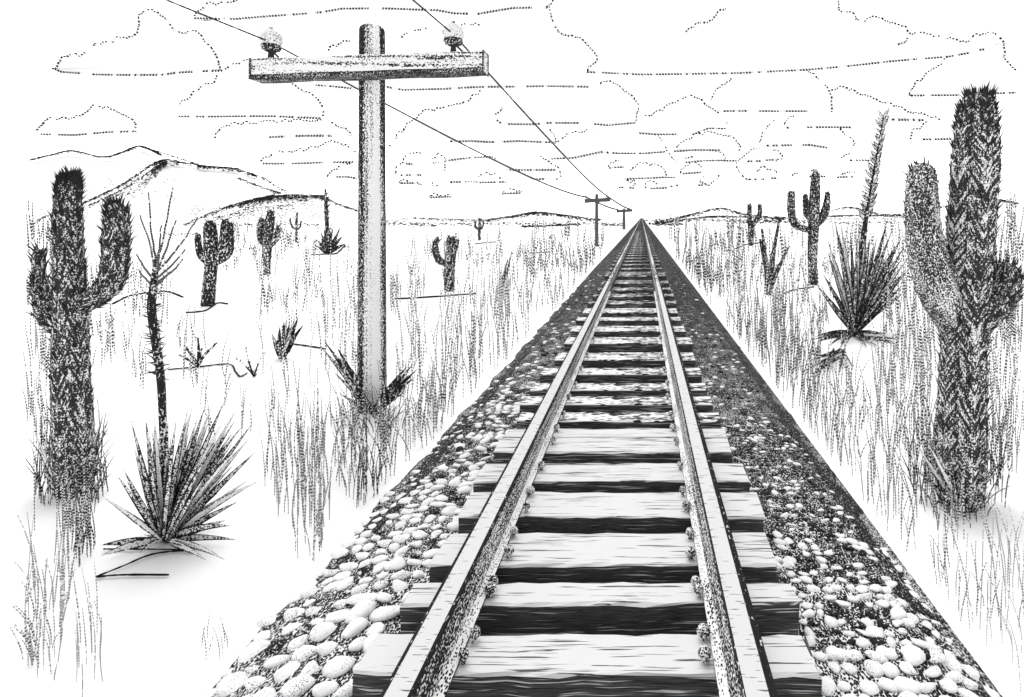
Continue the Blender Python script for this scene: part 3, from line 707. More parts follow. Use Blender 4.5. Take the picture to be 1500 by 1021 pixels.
for (px, py, h_px, lb) in ((874, 361, 77, 'second utility pole, small and thin, left of the far track'), (914, 336, 31, 'farthest tiny utility pole beside the track end')):
    Y = D(py); r = pole1.copy(); col.objects.link(r)
    k = (h_px * Y / F) / (top_z - GZ)
    r.location = (( px - VX) / F * Y, Y, GZ); wx = .86 if h_px > 40 else 1.3; r.scale = (k * wx, k * wx, k)
    r['label'] = lb
    for ch in pole1.children:
        c = ch.copy(); col.objects.link(c); c.parent = r
        if 'pole' in ch.name or 'cross' in ch.name:
            c.data = ch.data.copy()
            isarm = 'cross' in ch.name; f = (1.5 if h_px > 40 else 2.6) if isarm else (1.15 if h_px > 40 else 1.5)
            mz = sum(v.co.z for v in c.data.vertices) / len(c.data.vertices)      # these two are thick timbers
            for v in c.data.vertices:
                if isarm: v.co.z = mz + (v.co.z - mz) * f
                else: v.co.x *= f; v.co.y *= f
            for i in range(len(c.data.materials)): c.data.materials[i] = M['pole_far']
    poles.append((r.location.copy(), k, wx))
def att(i, w):
    p, k, wx = poles[i]; o = w - Vector((PX, PY, GZ))
    kx = k * wx
    return p + Vector((o.x * kx, o.y * kx, o.z * k))
def wire(a, c, sag, label, rad_=.008):
    L = (c - a).length; n = 36; m = MB()
    pts = [a.lerp(c, t / n) + Vector((0, 0, -sag * 4 * (t / n) * (1 - t / n))) for t in range(n + 1)]
    depth = [max(q.y, 3) for q in pts]
    m.tube(pts, [max(rad_, .0016 * d) for d in depth], 5, ulen=L / .08, vv=rnd.random())
    o = m.build('wire', M['wire'], origin=a); tag(o, label, 'wire', 'wires strung between the utility poles')
M['wire'] = dotted('old_wire', .86, .08, light=.3)
off = Vector((0, -46, 0))
wire(att(0, wl), att(0, wl) + off + Vector((-.1, 0, .25)), .55, 'wire leaving the left insulator for the upper left corner', .009)
wire(att(0, wr), att(0, wr) + off + Vector((-.1, 0, .25)), .5, 'wire leaving the right insulator towards the top edge', .009)
wire(att(0, wl), att(1, wl), .35, 'left wire from the near pole to the second pole', .012)
wire(att(0, wr), att(1, wr), .2, 'right wire from the near pole to the second pole', .012)
wire(att(1, wl), att(2, wl), .2, 'left wire from the second pole to the farthest pole', .03)
wire(att(1, wr), att(2, wr), .2, 'right wire from the second pole to the farthest pole', .04)

# ------------------------------------------------------------------ cacti
def limb(m, pts, Y, k, ribs, sides, spl, nsp, mat_i=0, sp_w=.9, seg=5, pts_dy=None):
    """pts: (px, py, r_px[, dy]) from base to tip; grows a ribbed limb with spines"""
    pts = [tuple(p) + (0.,) * (4 - len(p)) for p in pts]
    sp = spline(pts, seg)
    # dome at the tip
    x0, y0, r0, d0 = sp[-2]; x1, y1, r1, d1 = sp[-1]
    dl = math.hypot(x1 - x0, y1 - y0) or 1; ux, uy = (x1 - x0) / dl, (y1 - y0) / dl
    for a in (.45, .75, .93, 1.0):
        sp.append((x1 + ux * r1 * a, y1 + uy * r1 * a, r1 * math.sqrt(max(1 - a * a, .012)), d1))
    W = [P(x, y, Y + d) for (x, y, r, d) in sp]; RR_ = [r * k * (1 + jit(.03)) for (x, y, r, d) in sp]
    m.tube(W, RR_, sides, ribs=ribs, rib=.06, cap=True, roundv=True, ulen=sum((W[i + 1] - W[i]).length for i in range(len(W) - 1)))
    n = len(W)
    for _ in range(nsp):
        i = rnd.randrange(0, n - 2); t = (W[i + 1] - W[i]); f = rnd.random(); c = W[i].lerp(W[i + 1], f); r = RR_[i] * (1 - f) + RR_[i + 1] * f
        if t.length < 1e-6: continue
        t.normalize(); th = rnd.uniform(0, 6.283); a = t.orthogonal().normalized(); b_ = t.cross(a)
        nn = a * math.cos(th) + b_ * math.sin(th)
        d = (nn * rnd.uniform(.25, .6) + t * rnd.uniform(.8, 1.3) + Vector((jit(.25), jit(.25), jit(.25)))).normalized()
        m.cone(c + nn * r * .93, d * spl * k * rnd.uniform(.5, 1.25), sp_w * k * rnd.uniform(.7, 1.2), 1)
def cactus(label, bx, by, trunk, arms, ribs=10, sides=30, spl=16, nsp=600, mat=None, name='saguaro_cactus', armmats=None, group='cacti standing on the plain', spw=1.1):
    Y = D(by); k = Y / F; root = empty(name, P(bx, by, Y)); tag(root, label, 'cactus', group)
    mat = mat or M['cactus']
    m = MB(); limb(m, trunk, Y, k, ribs, sides, spl, nsp, sp_w=spw); m.build('trunk', [mat, M['spine']], root, smooth=True)
    for i, (arm, ns) in enumerate(arms):
        m = MB(); limb(m, arm, Y, k, max(6, ribs - 2), sides, spl, ns, sp_w=spw)
        m.build('arm', [(armmats[i] if armmats and armmats[i] else mat), M['spine']], root, smooth=True)
    return root
cactus('tall spiny cactus at the left edge with arms on both sides', 105, 722,
       [(110, 735, 20), (108, 660, 22), (104, 560, 21), (103, 470, 19), (101, 400, 17), (99, 320, 16), (100, 280, 14), (102, 264, 10)],
       [([(112, 452, 13, .05), (138, 436, 14), (158, 420, 15), (168, 395, 16), (170, 360, 16), (171, 325, 15), (170, 308, 12)], 500), ([(98, 480, 14), (80, 470, 15), (67, 456, 12), (60, 430, 10), (57, 400, 8), (57, 372, 7)], 160)],
       ribs=11, spl=14, nsp=1200, spw=1.6)
cactus('largest cactus at the right edge with feathery spines', 1405, 738,
       [(1406, 750, 25), (1408, 690, 31), (1409, 620, 33), (1410, 540, 31), (1413, 470, 30), (1418, 400, 31), (1423, 330, 32), (1428, 250, 32), (1431, 190, 29), (1432, 158, 23)],
       [([(1409, 520, 10, .12), (1398, 482, 20, .05), (1386, 452, 26), (1372, 415, 30), (1357, 365, 26), (1351, 320, 23), (1350, 280, 22), (1350, 258, 20)], 130), ([(1420, 486, 20), (1440, 458, 25), (1460, 440, 25), (1470, 418, 22), (1472, 404, 20)], 260)],
       ribs=12, spl=17, nsp=1900, spw=1.7, mat=M['cactus_big'], armmats=[M['cactus_pale'], M['cactus']])
# a dark round cactus pad clump right behind the big one
def cfar(label, bx, by, trunk, arms, mid=True, nsp=120, spl=5):
    return cactus(label, bx, by, trunk, arms, ribs=8, sides=18, spl=spl, nsp=nsp, mat=M['cactus_mid'] if mid else M['cactus_far'], spw=.8)
cfar('candelabra saguaro with three raised arms left of the pole', 305, 448, [(304, 454, 9), (306, 425, 8), (309, 390, 8), (309, 360, 9), (308, 338, 8), (308, 330, 7)],
     [([(307, 388, 4), (296, 376, 5), (291, 362, 4.5), (290, 346, 4)], 40), ([(310, 386, 4), (322, 376, 5), (327, 360, 6), (329, 340, 6), (330, 326, 5)], 60), ([(312, 388, 3), (328, 380, 3.5), (337, 370, 4), (339, 352, 3.5), (339, 330, 3)], 40)])
cfar('slim saguaro with two short arms between the candelabra saguaro and the pole', 391, 402, [(391, 408, 4.5), (391, 380, 5), (392, 350, 6.5), (395, 325, 6), (396, 312, 4)],
     [([(389, 362, 3), (382, 350, 4.5), (381, 335, 4.5), (383, 322, 3.5)], 40), ([(393, 364, 3), (402, 352, 4.5), (406, 341, 4), (407, 333, 3)], 40)])
cfar('tiny cross shaped saguaro far off left of the pole', 434, 355, [(434, 357, 1.4), (434, 335, 1.5), (435, 314, 1.2)], [([(434, 336, 1), (428, 332, 1.3), (425, 322, 1.1)], 10), ([(434, 337, 1), (439, 333, 1.1), (441, 325, 1.)], 10)], False, 30, 4)
cfar('stout saguaro with a curled left arm just right of the pole', 658, 426, [(659, 430, 7.5), (658, 405, 7.5), (659, 380, 8), (662, 362, 7), (655, 347, 5)][:4] + [(660, 352, 6)],
     [([(655, 386, 4), (644, 382, 5), (638, 370, 4.5), (638, 356, 4), (641, 351, 3)], 60), ([(660, 372, 4), (667, 362, 4), (669, 354, 3.5)], 20)])
cfar('tiny far saguaro right of the pole on the horizon', 702, 352, [(702, 354, 1.6), (702, 338, 2), (703, 323, 1.6)], [([(702, 337, 1.2), (697, 333, 1.4), (696, 326, 1.2)], 12), ([(703, 336, 1), (707, 332, 1.2), (708, 326, 1.1)], 12)], False, 40, 4)
cfar('forked two pronged saguaro on the right horizon', 1100, 360, [(1100, 364, 3.5), (1100, 340, 4), (1098, 318, 3.4), (1098, 302, 3.2)], [([(1101, 332, 2.8), (1109, 321, 3.2), (1113, 312, 3.4), (1113, 302, 3)], 30)], False, 60, 4)
cfar('three armed saguaro left of the right hand yucca', 1191, 417, [(1192, 423, 6), (1190, 390, 6.5), (1191, 350, 7.5), (1193, 300, 8), (1194, 270, 7), (1195, 257, 6)],
     [([(1188, 338, 4), (1172, 333, 4.5), (1162, 325, 5.5), (1159, 305, 6), (1159, 285, 5.5)], 70), ([(1186, 322, 3), (1181, 312, 4.5), (1180, 298, 4.5), (1180, 288, 4)], 40), ([(1196, 330, 4), (1205, 318, 6), (1210, 305, 6), (1212, 290, 4.5), (1212, 285, 4)], 60)], True, 200)
cfar('pole thin cactus stub left of the saguaro at right', 1166, 330, [(1166, 332, 1.5), (1166, 326, 1.6), (1167, 322, 1.3)], [], False, 10, 3)

# ------------------------------------------------------------------ yuccas and agaves
def leaf(m, base, tip, w, sag=0., mi=0, seg=7, fold=.35, side=None):
    d = tip - base; L = d.length; t = d.normalized()
    s = side or t.cross(Vector((0, -1, .25)))
    s = s.normalized() if s.length > 1e-4 else Vector((1, 0, 0)); nrm = s.cross(t).normalized()
    b = len(m.v)
    for i in range(seg + 1):
        f = i / seg; c = base + d * f + Vector((0, 0, sag * L * 4 * f * (1 - f)))
        ww = w * (.55 + .45 * min(1, f * 3)) * (1 - max(0, (f - .3) / .7) ** 1.6) + w * .03
        m.v += [c - s * ww + nrm * ww * fold, c, c + s * ww + nrm * ww * fold, c - nrm * ww * .25]
    for i in range(seg):
        for (p, q, ua, ub) in ((0, 1, 0, .5), (1, 2, .5, 1), (2, 3, 1, .5), (3, 0, .5, 0)):
            a0, a1, b0, b1 = b + i * 4 + p, b + i * 4 + q, b + (i + 1) * 4 + p, b + (i + 1) * 4 + q
            m.face([a0, a1, b1, b0], [(ua, i / seg), (ub, i / seg), (ub, (i + 1) / seg), (ua, (i + 1) / seg)], mi)
def rosette(root, bx, by, tips, w_px, Y, spread=.35, name='leaf', pale=.35, sag=.04):
    k = Y / F
    for (tx, ty) in tips:
        m = MB(); dy = jit(spread); c = P(bx + (tx - bx) * .04 + jit(3), by + jit(2), Y + dy * .1)
        leaf(m, c, P(tx, ty, Y + dy) if ty < by else G(tx, ty) + Vector((0, 0, .04)), w_px * k * rnd.uniform(.75, 1.2), rnd.uniform(0, sag), 0)
        m.build(name, M['leaf_pale'] if rnd.random() < pale else M['leaf'], root)
by_, bx_ = 792, 240; Yl = D(by_); kl = Yl / F
yuc = empty('yucca', P(bx_, by_, Yl)); tag(yuc, 'large near yucca at left with a tall twiggy flower stalk', 'yucca', 'yuccas on the plain')
tips = [(150, 727), (180, 686), (172, 697), (200, 640), (213, 612), (226, 610), (196, 655), (258, 615), (282, 594), (300, 596), (330, 585), (346, 600), (357, 621), (370, 620), (365, 642), (340, 650), (376, 660), (362, 704), (378, 705), (335, 722), (348, 735), (312, 590), (290, 610), (330, 612), (342, 632), (270, 620), (318, 640), (300, 660),
        (160, 735), (186, 705), (215, 660), (250, 640), (345, 615), (325, 598), (352, 660), (308, 612), (275, 600), (232, 640), (205, 690)]
rosette(yuc, bx_, by_, tips, 5.4, Yl, .45, pale=.3)
rosette(yuc, bx_, by_, [(165, 787), (148, 822), (205, 818), (330, 762), (345, 798), (330, 828), (302, 828), (190, 800), (148, 806), (338, 770)], 5.5, Yl, .3, pale=.8, sag=.06)
for _ in range(18):
    a = R(rnd.uniform(32, 122)); L = rnd.uniform(90, 190)
    rosette(yuc, bx_, by_, [(bx_ + math.cos(a) * L * .9, by_ - math.sin(a) * L)], 4.6, Yl, .5, pale=.1)
def stalk(root, pts, Y, rpx, name='stalk', mat=None, sides=8):
    m = MB(); sp = spline(pts, 6); k = Y / F
    m.tube([P(x, y, Y) for (x, y, r) in sp], [r * k for (x, y, r) in sp], sides, cap=True)
    return m.build(name, mat or M['cactus_old'], root, smooth=True)
stalk(yuc, [(240, 792, 3.5), (240, 720, 4), (239, 640, 4.6), (236, 560, 5.2), (228, 500, 5.5), (222, 450, 5.5), (226, 410, 4.5), (229, 380, 3.5)], Yl, 6)
m = MB()
for i in range(90):                       # dry bracts up the stalk
    t = rnd.random(); y = 420 + t * 135; x = 223 + (12 * max(0, t - .2)) + jit(4); sd = rnd.choice((-1, 1))
    m.cone(P(x, y, Yl + jit(.03)), P(x + sd * rnd.uniform(8, 22), y - rnd.uniform(-4, 14), Yl + jit(.08)) - P(x, y, Yl), 1.5 * kl)
m.build('bracts', M['spine'], yuc)
for br in [[(227, 400), (220, 360), (205, 315)], [(229, 385), (222, 340), (217, 282)], [(229, 390), (240, 345), (253, 275)], [(229, 400), (245, 360), (258, 322)], [(230, 398), (255, 370), (270, 350), (290, 318)], [(229, 408), (250, 390), (272, 365)], [(229, 415), (255, 395), (268, 380)], [(225, 410), (210, 390), (200, 372)], [(225, 420), (210, 405), (203, 395)], [(228, 420), (240, 408), (249, 398)], [(229, 395), (233, 365), (236, 330)]]:
    m = MB(); sp = spline([(x, y, .0) for x, y in br], 6); dd = jit(.12)
    m.tube([P(x + jit(.8), y, Yl + dd * i / len(sp)) for i, (x, y, _) in enumerate(sp)], [kl * (2.1 - 1.1 * i / len(sp)) for i in range(len(sp))], 4, ulen=len(sp) * 2.2, vv=rnd.random())
    m.build('flower_branch', M['stem_dark'], yuc)

by_, bx_ = 486, 1252; Yr = D(by_); kr = Yr / F
yr = empty('yucca', P(bx_, by_, Yr)); tag(yr, 'yucca at right with a straight flower stalk rising above the horizon', 'yucca', 'yuccas on the plain')
M['leaf_mid'] = m_leaf('sword_leaf_mid', .62, 36.)
M['leaf_mid_pale'] = m_leaf('pale_sword_leaf_mid', .22, 36.)
def rosette2(root, bx, by, tips, w_px, Y, spread, mats, jb=3, sag=.02):
    k = abs(Y) / F
    for (tx, ty) in tips:
        m = MB(); dy = jit(spread)
        leaf(m, (P(bx + jit(jb), by + jit(1.5), Y + dy * .1) if Y > 0 else G(bx + jit(jb), by + jit(6)) + Vector((0, 0, .03))), P(tx, ty, Y + dy) if ty < by and Y > 0 else G(tx, ty) + Vector((0, 0, .05)), w_px * k * rnd.uniform(.8, 1.2), rnd.uniform(0, sag), 0, seg=5)
        m.build('leaf', rnd.choice(mats), root)
M['leaf_dark'] = speckled('dark_sword_leaf', .8, .024, (1, 1, .5), .25, (12, 12, 4))
LM = [M['leaf_mid'], M['leaf_mid'], M['leaf_mid_pale']]
rosette2(yr, bx_, by_, [(1222, 318), (1232, 326), (1300, 322), (1308, 334), (1322, 344), (1334, 372), (1212, 352), (1258, 322), (1197, 418), (1212, 368), (1216, 378), (1224, 330), (1237, 350), (1246, 340), (1262, 330), (1275, 345), (1296, 335), (1285, 345), (1310, 362), (1300, 372), (1326, 358), (1322, 378), (1333, 392), (1318, 402), (1322, 418), (1330, 424), (1205, 400), (1230, 345), (1255, 352), (1268, 350), (1280, 365), (1290, 380), (1305, 395), (1240, 372), (1310, 432)], 4.0, Yr, .5, LM)
for _ in range(10):
    a = R(rnd.uniform(42, 118)); L = rnd.uniform(80, 150)
    rosette2(yr, bx_, by_, [(bx_ + math.cos(a) * L * .75, by_ - math.sin(a) * L)], 3.2, Yr, .5, LM)
rosette2(yr, bx_, by_ + 6, [(1193, 497), (1196, 505), (1318, 500), (1314, 508), (1230, 516), (1292, 514), (1300, 494), (1205, 494), (1215, 510), (1270, 513), (1240, 508), (1310, 504), (1190, 501)], 2.6, -Yr, .25, [M['leaf_dark']], 14, .05)
rosette2(yr, bx_ - 24, by_ + 32, [(1186, 532), (1183, 545), (1187, 558), (1228, 557), (1200, 545), (1210, 556), (1195, 552), (1250, 545)], 2.2, -Yr, .1, [M['leaf_dark']], 10, .02)
stalk(yr, [(1258, 480, 4), (1262, 400, 4), (1267, 330, 4), (1273, 290, 2), (1282, 240, 1.6), (1289, 200, 1.4), (1294, 172, 1)], Yr, 4, mat=M['cactus_mid'])
m = MB()
for i in range(46):
    t = i / 45; y = 322 - t * 150; x = 1268 + t * 27; sd = (-1, 1)[i % 2]; L = 13 - 5 * t + jit(2)
    p = P(x, y, Yr); q = P(x + sd * L, y - rnd.uniform(9, 16), Yr + jit(.1))
    leaf(m, p, q, kr * (3.8 - 1.2 * t), .05 * sd, seg=4)
m.build('flower_buds', M['bud'], yr)

by_, bx_ = 371, 482; Ym = D(by_); km = Ym / F
ym = empty('yucca', P(bx_, by_, Ym)); tag(ym, 'small far yucca with a plume, just left of the pole', 'yucca', 'yuccas on the plain')
rosette2(ym, bx_, by_, [(465, 352), (470, 340), (475, 335), (480, 330), (488, 334), (495, 342), (499, 332), (502, 346), (506, 357), (464, 360), (476, 345), (490, 350), (484, 340), (497, 352), (470, 350)], 3.6, Ym, .8, [M['cactus_far']], 2)
stalk(ym, [(481, 370, 3), (480, 340, 3), (478, 315, 2.6), (477, 285, 2), (476, 276, 1)], Ym, 3, mat=M['cactus_far'])
m = MB()
for i in range(40):
    y = rnd.uniform(283, 330); p = P(478.5, y, Ym); m.cone(p, P(478.5 + rnd.choice((-1, 1)) * rnd.uniform(3, 7), y - rnd.uniform(3, 7), Ym) - p, km * 1.3)
m.build('flower_buds', M['spine'], ym)

def agave(label, bx, by, tips, w, mats, spread=.3, name='agave', group='agaves on the plain'):
    Y = D(by); r = empty(name, P(bx, by, Y)); tag(r, label, 'agave', group)
    rosette2(r, bx, by, tips, w, Y, spread, mats, 4); return r
agave('broad leaved agave growing at the foot of the near pole', 547, 606, [(474, 498), (482, 510), (492, 505), (500, 530), (486, 528), (606, 532), (600, 548), (612, 540), (590, 552), (596, 566), (510, 550), (584, 570), (505, 560), (470, 508), (495, 520), (516, 540), (489, 545), (608, 552), (598, 535), (580, 556), (592, 575), (500, 578), (522, 560)], 4.0, [M['leaf_dark'], M['leaf_dark'], M['leaf']], .35)
agave('small upright agave left of the near pole', 414, 526, [(398, 488), (404, 500), (416, 470), (420, 466), (424, 472), (432, 468), (438, 462), (446, 474), (440, 482), (428, 480), (402, 508), (434, 495), (410, 478), (428, 490)], 4.0, [M['leaf_dark'], M['leaf']], .25)
agave('wisp of long leaves sprouting right of the base of the left cactus', 118, 716, [(150, 610), (157, 626), (152, 604), (140, 640), (158, 675), (147, 690), (135, 625)], 3.0, [M['leaf_pale'], M['leaf']], .15)
agave('wisp of long leaves sprouting left of the base of the left cactus', 92, 722, [(50, 630), (54, 650), (60, 660), (73, 655), (82, 670), (62, 690), (76, 665), (66, 670)], 3.0, [M['leaf'], M['leaf_pale']], .15)
agave('fan of stiff leaves round the foot of the largest cactus', 1404, 746, [(1338, 645), (1350, 660), (1344, 690), (1360, 650), (1470, 672), (1462, 690), (1455, 660), (1448, 700), (1440, 680), (1352, 700), (1372, 690), (1436, 715), (1380, 670), (1425, 690), (1366, 715), (1448, 680), (1430, 665), (1390, 680), (1410, 690)], 4.5, [M['leaf'], M['leaf'], M['leaf_pale']], .3)
# ocotillo like stems
def stems(label, bx, by, tips, w, name='ocotillo', mat=None):
    Y = D(by); k = Y / F; r = empty(name, P(bx, by, Y)); tag(r, label, 'shrub', 'desert shrubs')
    for (tx, ty) in tips:
        m = MB(); sp = spline([(bx, by, w), (bx + (tx - bx) * .35 + jit(2), by + (ty - by) * .45, w * 1.1), (tx, ty, w * .5)], 5)
        m.tube([P(x, y, Y) for x, y, r_ in sp], [r_ * k for x, y, r_ in sp], 6)
        for _ in range(24):
            i = rnd.randrange(len(sp) - 1); p = P(sp[i][0], sp[i][1], Y); m.cone(p, Vector((jit(1), jit(1), rnd.uniform(.3, 1.2))) * k * 5, k * .8)
        m.build('stem', mat or M['cactus_mid'], r)
stems('v shaped dark shrub left of the saguaro on the right plain', 1126, 432, [(1116, 335), (1113, 350), (1142, 320), (1137, 345), (1156, 360), (1120, 355)], 3.2)
stems('thin dark shrub right of the stout saguaro', 734, 434, [(744, 380), (741, 395), (750, 368)], 1.5)
stems('small grey shrub left of the agave, three stems', 372, 552, [(345, 525), (358, 508), (388, 515)], 1.0, mat=M['stem'])
stems('row of sprouts behind the stalk of the left yucca', 290, 538, [(290, 494), (296, 510), (270, 506), (318, 502), (262, 520)], 2.0)

# ------------------------------------------------------------------ shadow and ground strokes as dark tubes, and fallen leaves on the ground
def shade_stroke(label, pl, w):  # shadow lines under plants and ground lines, shaped as thin dark tubes
    m = MB(); sp = spline([(x, y) for x, y in pl], 8)
    W = [G(x, y) + Vector((0, 0, .02)) for x, y in sp]; ks = [D(y) / F for x, y in sp]
    m.tube(W, [w * q * (1 + jit(.25)) for q in ks], 6); o = m.build('dry_stick', M['ink'], origin=W[0]); tag(o, label, 'stick', 'dry sticks on the ground')
shade_stroke('long straight stick right of the pole under the stout saguaro', [(578, 439), (630, 436), (697, 431)], 1.4)
shade_stroke('bent stick in front of the near yucca', [(140, 849), (180, 833), (215, 818), (245, 812), (285, 810)], 1.3)
shade_stroke('straight stick nearest the camera at left', [(142, 849), (180, 846), (247, 846)], 1.5)
shade_stroke('twig under the leaves of the near yucca', [(152, 808), (200, 808), (280, 809)], 1.2)
shade_stroke('stick at the foot of the candelabra saguaro', [(272, 459), (300, 456), (318, 445), (333, 446)], 1.2)
shade_stroke('short stick under the small far yucca', [(456, 374), (475, 373), (492, 372), (505, 360)], 1.3)
shade_stroke('stick behind the flower stalk of the near yucca', [(165, 446), (190, 434), (215, 430), (245, 428), (268, 436)], 1.3)
shade_stroke('wavy stick behind the near yucca', [(246, 543), (290, 539), (335, 535), (345, 546), (352, 553), (362, 548)], 1.1)
shade_stroke('stick at the foot of the forked saguaro', [(1068, 369), (1088, 360), (1112, 356)], 1.1)
shade_stroke('stick at the foot of the three armed saguaro', [(1148, 431), (1165, 425), (1192, 421)], 1.2)
shade_stroke('tiny stick below the far saguaro right of the pole', [(696, 358), (712, 356), (726, 355)], 1.1)
shade_stroke('tiny stick on the far plain left of the second pole', [(775, 371), (790, 371), (803, 370)], 1.1)
shade_stroke('twig joining the small agave and the pole agave', [(428, 505), (450, 508), (476, 512)], 1.2)

# ------------------------------------------------------------------ grass
def blade(m, px, py, L, lean, w, mi=0):
    Y = D(py); k = Y / F; n = 5
    ph = rnd.uniform(0, 6.28); am = rnd.uniform(0, 2.2) * L / 60
    pts = []
    for i in range(n + 1):
        t = i / n; pts.append(P(px + lean * t * t + am * math.sin(ph + t * 4), py - L * t, Y))
    m.tube(pts, [1.3 * w * k * (1 - .5 * abs(2 * i / n - .8)) for i in range(n + 1)], 3, m=mi, ulen=L / rnd.uniform(3.6, 5.4), u0=rnd.uniform(0, 20), vv=rnd.random() * 50, cap=False)
def ok(px, py):
    Y = D(py); X = (px - VX) / F * Y
    return not (-2.45 < X < 2.05)
def sward(name, label, regs):
    m = MB()
    for (x0, x1, y0, y1, n, l0, l1, lean, w, mi) in regs:
        c = 0
        n *= 1.42
        while c < n:
            cx = rnd.uniform(x0, x1); cy = rnd.uniform(y0, y1); L = rnd.uniform(l0, l1); ln = jit(lean)
            for _ in range(rnd.randint(1, 5)):
                px = cx + rnd.gauss(0, 5 * (L / 60) ** .5); py = cy + rnd.gauss(0, L * .22)
                if py > y1 + 25 or py < 330: continue
                if ok(px, py): blade(m, px, py, L * rnd.uniform(.5, 1.15), 1.6 * ln + jit(lean * 1.2), w * rnd.uniform(.7, 1.2), mi)
                c += 1
    o = m.build(name, [M['stem'], M['stem_dense'], M['stem_dark']]); tag(o, label, 'grass', kind='stuff')
sward('tall_grass', 'sparse wiry dry grass on the pale plain left of the track', [
    (45, 75, 560, 740, 16, 40, 110, 4, .75, 0), (95, 135, 770, 815, 26, 60, 100, 6, .8, 1), (40, 100, 850, 985, 26, 70, 180, 10, .75, 0), (40, 80, 950, 990, 14, 40, 60, -16, .8, 0), (110, 170, 960, 1000, 7, 70, 120, 6, .75, 0),
    (280, 345, 930, 965, 4, 40, 70, 5, .6, 0), (120, 165, 480, 540, 14, 40, 70, 3, .75, 0), (76, 140, 716, 745, 30, 30, 75, 12, .8, 2), (55, 80, 700, 730, 14, 50, 110, -10, .8, 2), (135, 155, 690, 730, 14, 50, 110, 14, .8, 2), (100, 135, 760, 818, 10, 50, 90, 5, .8, 2), (45, 70, 500, 560, 12, 40, 80, 3, .75, 0), (440, 480, 690, 815, 46, 70, 150, 5, .8, 1), (395, 440, 640, 870, 20, 50, 120, 5, .7, 0),
    (485, 600, 640, 720, 60, 50, 120, 12, .75, 1), (520, 560, 690, 755, 26, 50, 110, 8, .8, 2), (505, 590, 610, 660, 26, 30, 60, 14, .8, 2), (600, 660, 600, 720, 40, 50, 110, 14, .75, 0),
    (470, 530, 420, 560, 44, 40, 90, 3, .7, 0), (370, 470, 400, 460, 40, 25, 60, 3, .7, 0), (380, 470, 455, 520, 14, 30, 60, 4, .7, 0),
    (575, 700, 450, 640, 95, 40, 100, 4, .75, 0), (690, 780, 440, 560, 80, 40, 90, 4, .75, 0), (650, 720, 520, 620, 36, 60, 110, 5, .85, 1), (570, 620, 400, 470, 30, 30, 60, 3, .7, 0),
    (720, 880, 350, 450, 130, 20, 50, 2, .8, 0), (760, 870, 345, 400, 75, 14, 36, 2, .85, 1), (600, 720, 350, 400, 50, 14, 34, 2, .7, 0), (330, 520, 350, 400, 60, 12, 34, 2, .7, 0), (45, 250, 400, 470, 50, 25, 60, 3, .7, 0), (160, 300, 470, 560, 34, 30, 60, 4, .7, 0), (250, 420, 540, 640, 14, 40, 80, 6, .7, 0), (380, 500, 560, 700, 26, 50, 110, 6, .75, 0), (45, 80, 350, 480, 50, 30, 60, 3, .85, 1)])
sward('tall_grass', 'denser wiry dry grass on the plain right of the track', [
    (975, 1100, 345, 430, 175, 18, 55, 3, .85, 1), (1000, 1160, 400, 520, 130, 40, 90, 5, .8, 0), (1050, 1200, 500, 640, 150, 50, 110, 6, .8, 1), (1150, 1330, 560, 760, 170, 50, 120, 8, .75, 0), (1150, 1250, 640, 800, 60, 60, 120, 8, .75, 0),
    (1290, 1370, 440, 640, 110, 50, 130, 5, .8, 0), (1330, 1385, 640, 740, 60, 50, 110, 10, .8, 1), (1300, 1400, 760, 900, 30, 70, 150, 14, .75, 0), (1440, 1492, 330, 520, 90, 40, 110, 4, .85, 1), (1440, 1492, 500, 700, 60, 60, 120, 6, .8, 0), (1400, 1492, 780, 990, 34, 90, 180, 16, .7, 0),
    (1372, 1445, 738, 762, 36, 30, 80, 16, .8, 2), (1340, 1372, 700, 740, 16, 40, 110, -12, .8, 2), (1440, 1466, 690, 740, 16, 40, 110, 14, .8, 2),
    (1210, 1300, 700, 900, 40, 60, 120, 10, .75, 0), (1100, 1340, 340, 420, 140, 15, 50, 3, .8, 0), (1160, 1230, 430, 480, 30, 25, 60, 3, .75, 0)])
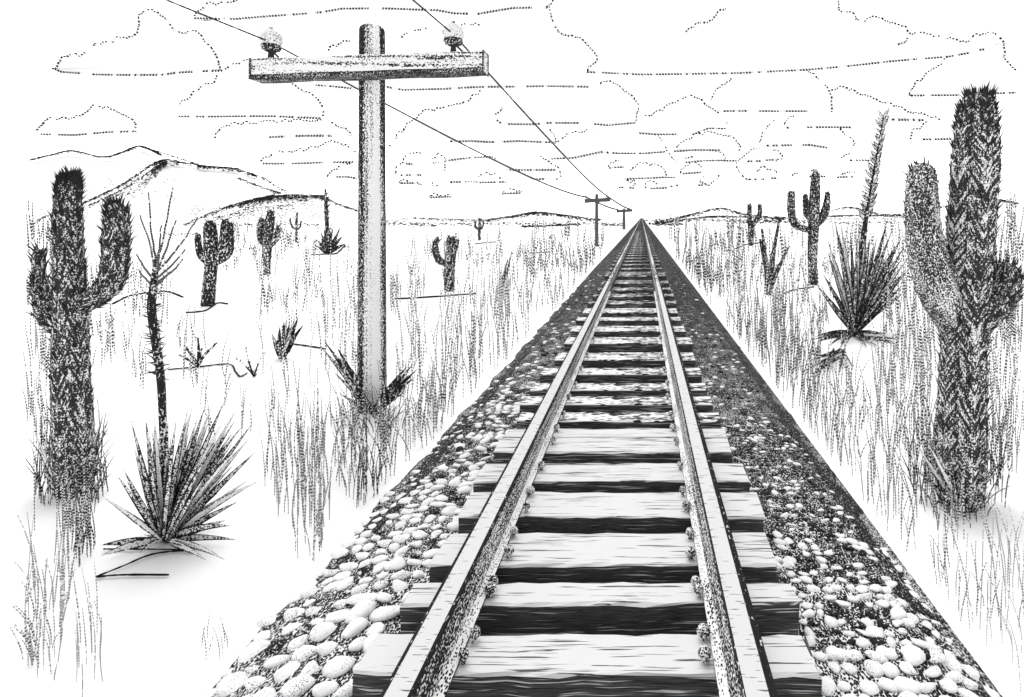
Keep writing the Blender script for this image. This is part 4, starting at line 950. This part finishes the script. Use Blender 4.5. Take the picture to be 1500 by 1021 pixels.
# dark thicket at the right edge and at the track end
def bush(label, x0, x1, y0, y1, by, n, w, L):
    Y = D(by); k = Y / F; m = MB(); cx = (x0 + x1) / 2
    for _ in range(n):
        x = rnd.uniform(x0, x1); y = rnd.uniform(y0, y1); d = Vector((jit(.6), jit(.6), 1)) * L * k
        m.cone(P(x, y, Y + jit((x1 - x0) * .4 * k)), d, w * k)
    for _ in range(8):
        x = rnd.uniform(x0, x1); m.tube([P(cx + jit(6), by, Y), P((cx + x) / 2, (by + y0) / 2, Y + jit(.1)), P(x, y0 + jit(6), Y + jit(.2))], [k * 2, k * 1.5, k * .7], 5)
    o = m.build('bush', M['spine'], origin=P(cx, by, Y)); tag(o, label, 'bush', 'dark bushes')

# ------------------------------------------------------------------ light, sky, camera
SUN_EL, SUN_AZ = R(58), R(-22)            # azimuth measured from +Y towards +X
w = bpy.data.worlds.new('World'); sc.world = w; w.use_nodes = True
nt = w.node_tree; bg = nt.nodes['Background']
sky = nt.nodes.new('ShaderNodeTexSky'); sky.sky_type = 'NISHITA'; sky.sun_disc = False
sky.sun_elevation = SUN_EL; sky.sun_rotation = SUN_AZ; sky.air_density = 1; sky.dust_density = .6; sky.ozone_density = 1
bw = nt.nodes.new('ShaderNodeRGBToBW'); nt.links.new(sky.outputs[0], bw.inputs[0]); nt.links.new(bw.outputs[0], bg.inputs[0])
bg.inputs[1].default_value = .15
sl = bpy.data.lights.new('sun', 'SUN'); sl.energy = .5; sl.angle = R(60); sl.color = (1, 1, 1)
so = bpy.data.objects.new('sun', sl); col.objects.link(so)
dv = Vector((math.sin(SUN_AZ) * math.cos(SUN_EL), math.cos(SUN_AZ) * math.cos(SUN_EL), math.sin(SUN_EL)))
so.rotation_euler = (-dv).to_track_quat('-Z', 'Y').to_euler(); so.location = (0, 0, 50)
cam = bpy.data.cameras.new('camera'); co = bpy.data.objects.new('camera', cam); col.objects.link(co)
co.location = (0, 0, EZ); co.rotation_euler = (R(90), 0, 0)
cam.sensor_width = 36; cam.lens = 36 * F / 1500
cam.shift_x = (750 - VX) / 1500; cam.shift_y = -(510.5 - VY) / 1500
cam.clip_start = .05; cam.clip_end = 40000
sc.camera = co
sc.view_settings.view_transform = 'Standard'; sc.view_settings.look = 'None'; sc.view_settings.gamma = 1
sc.view_settings.exposure = 1.5
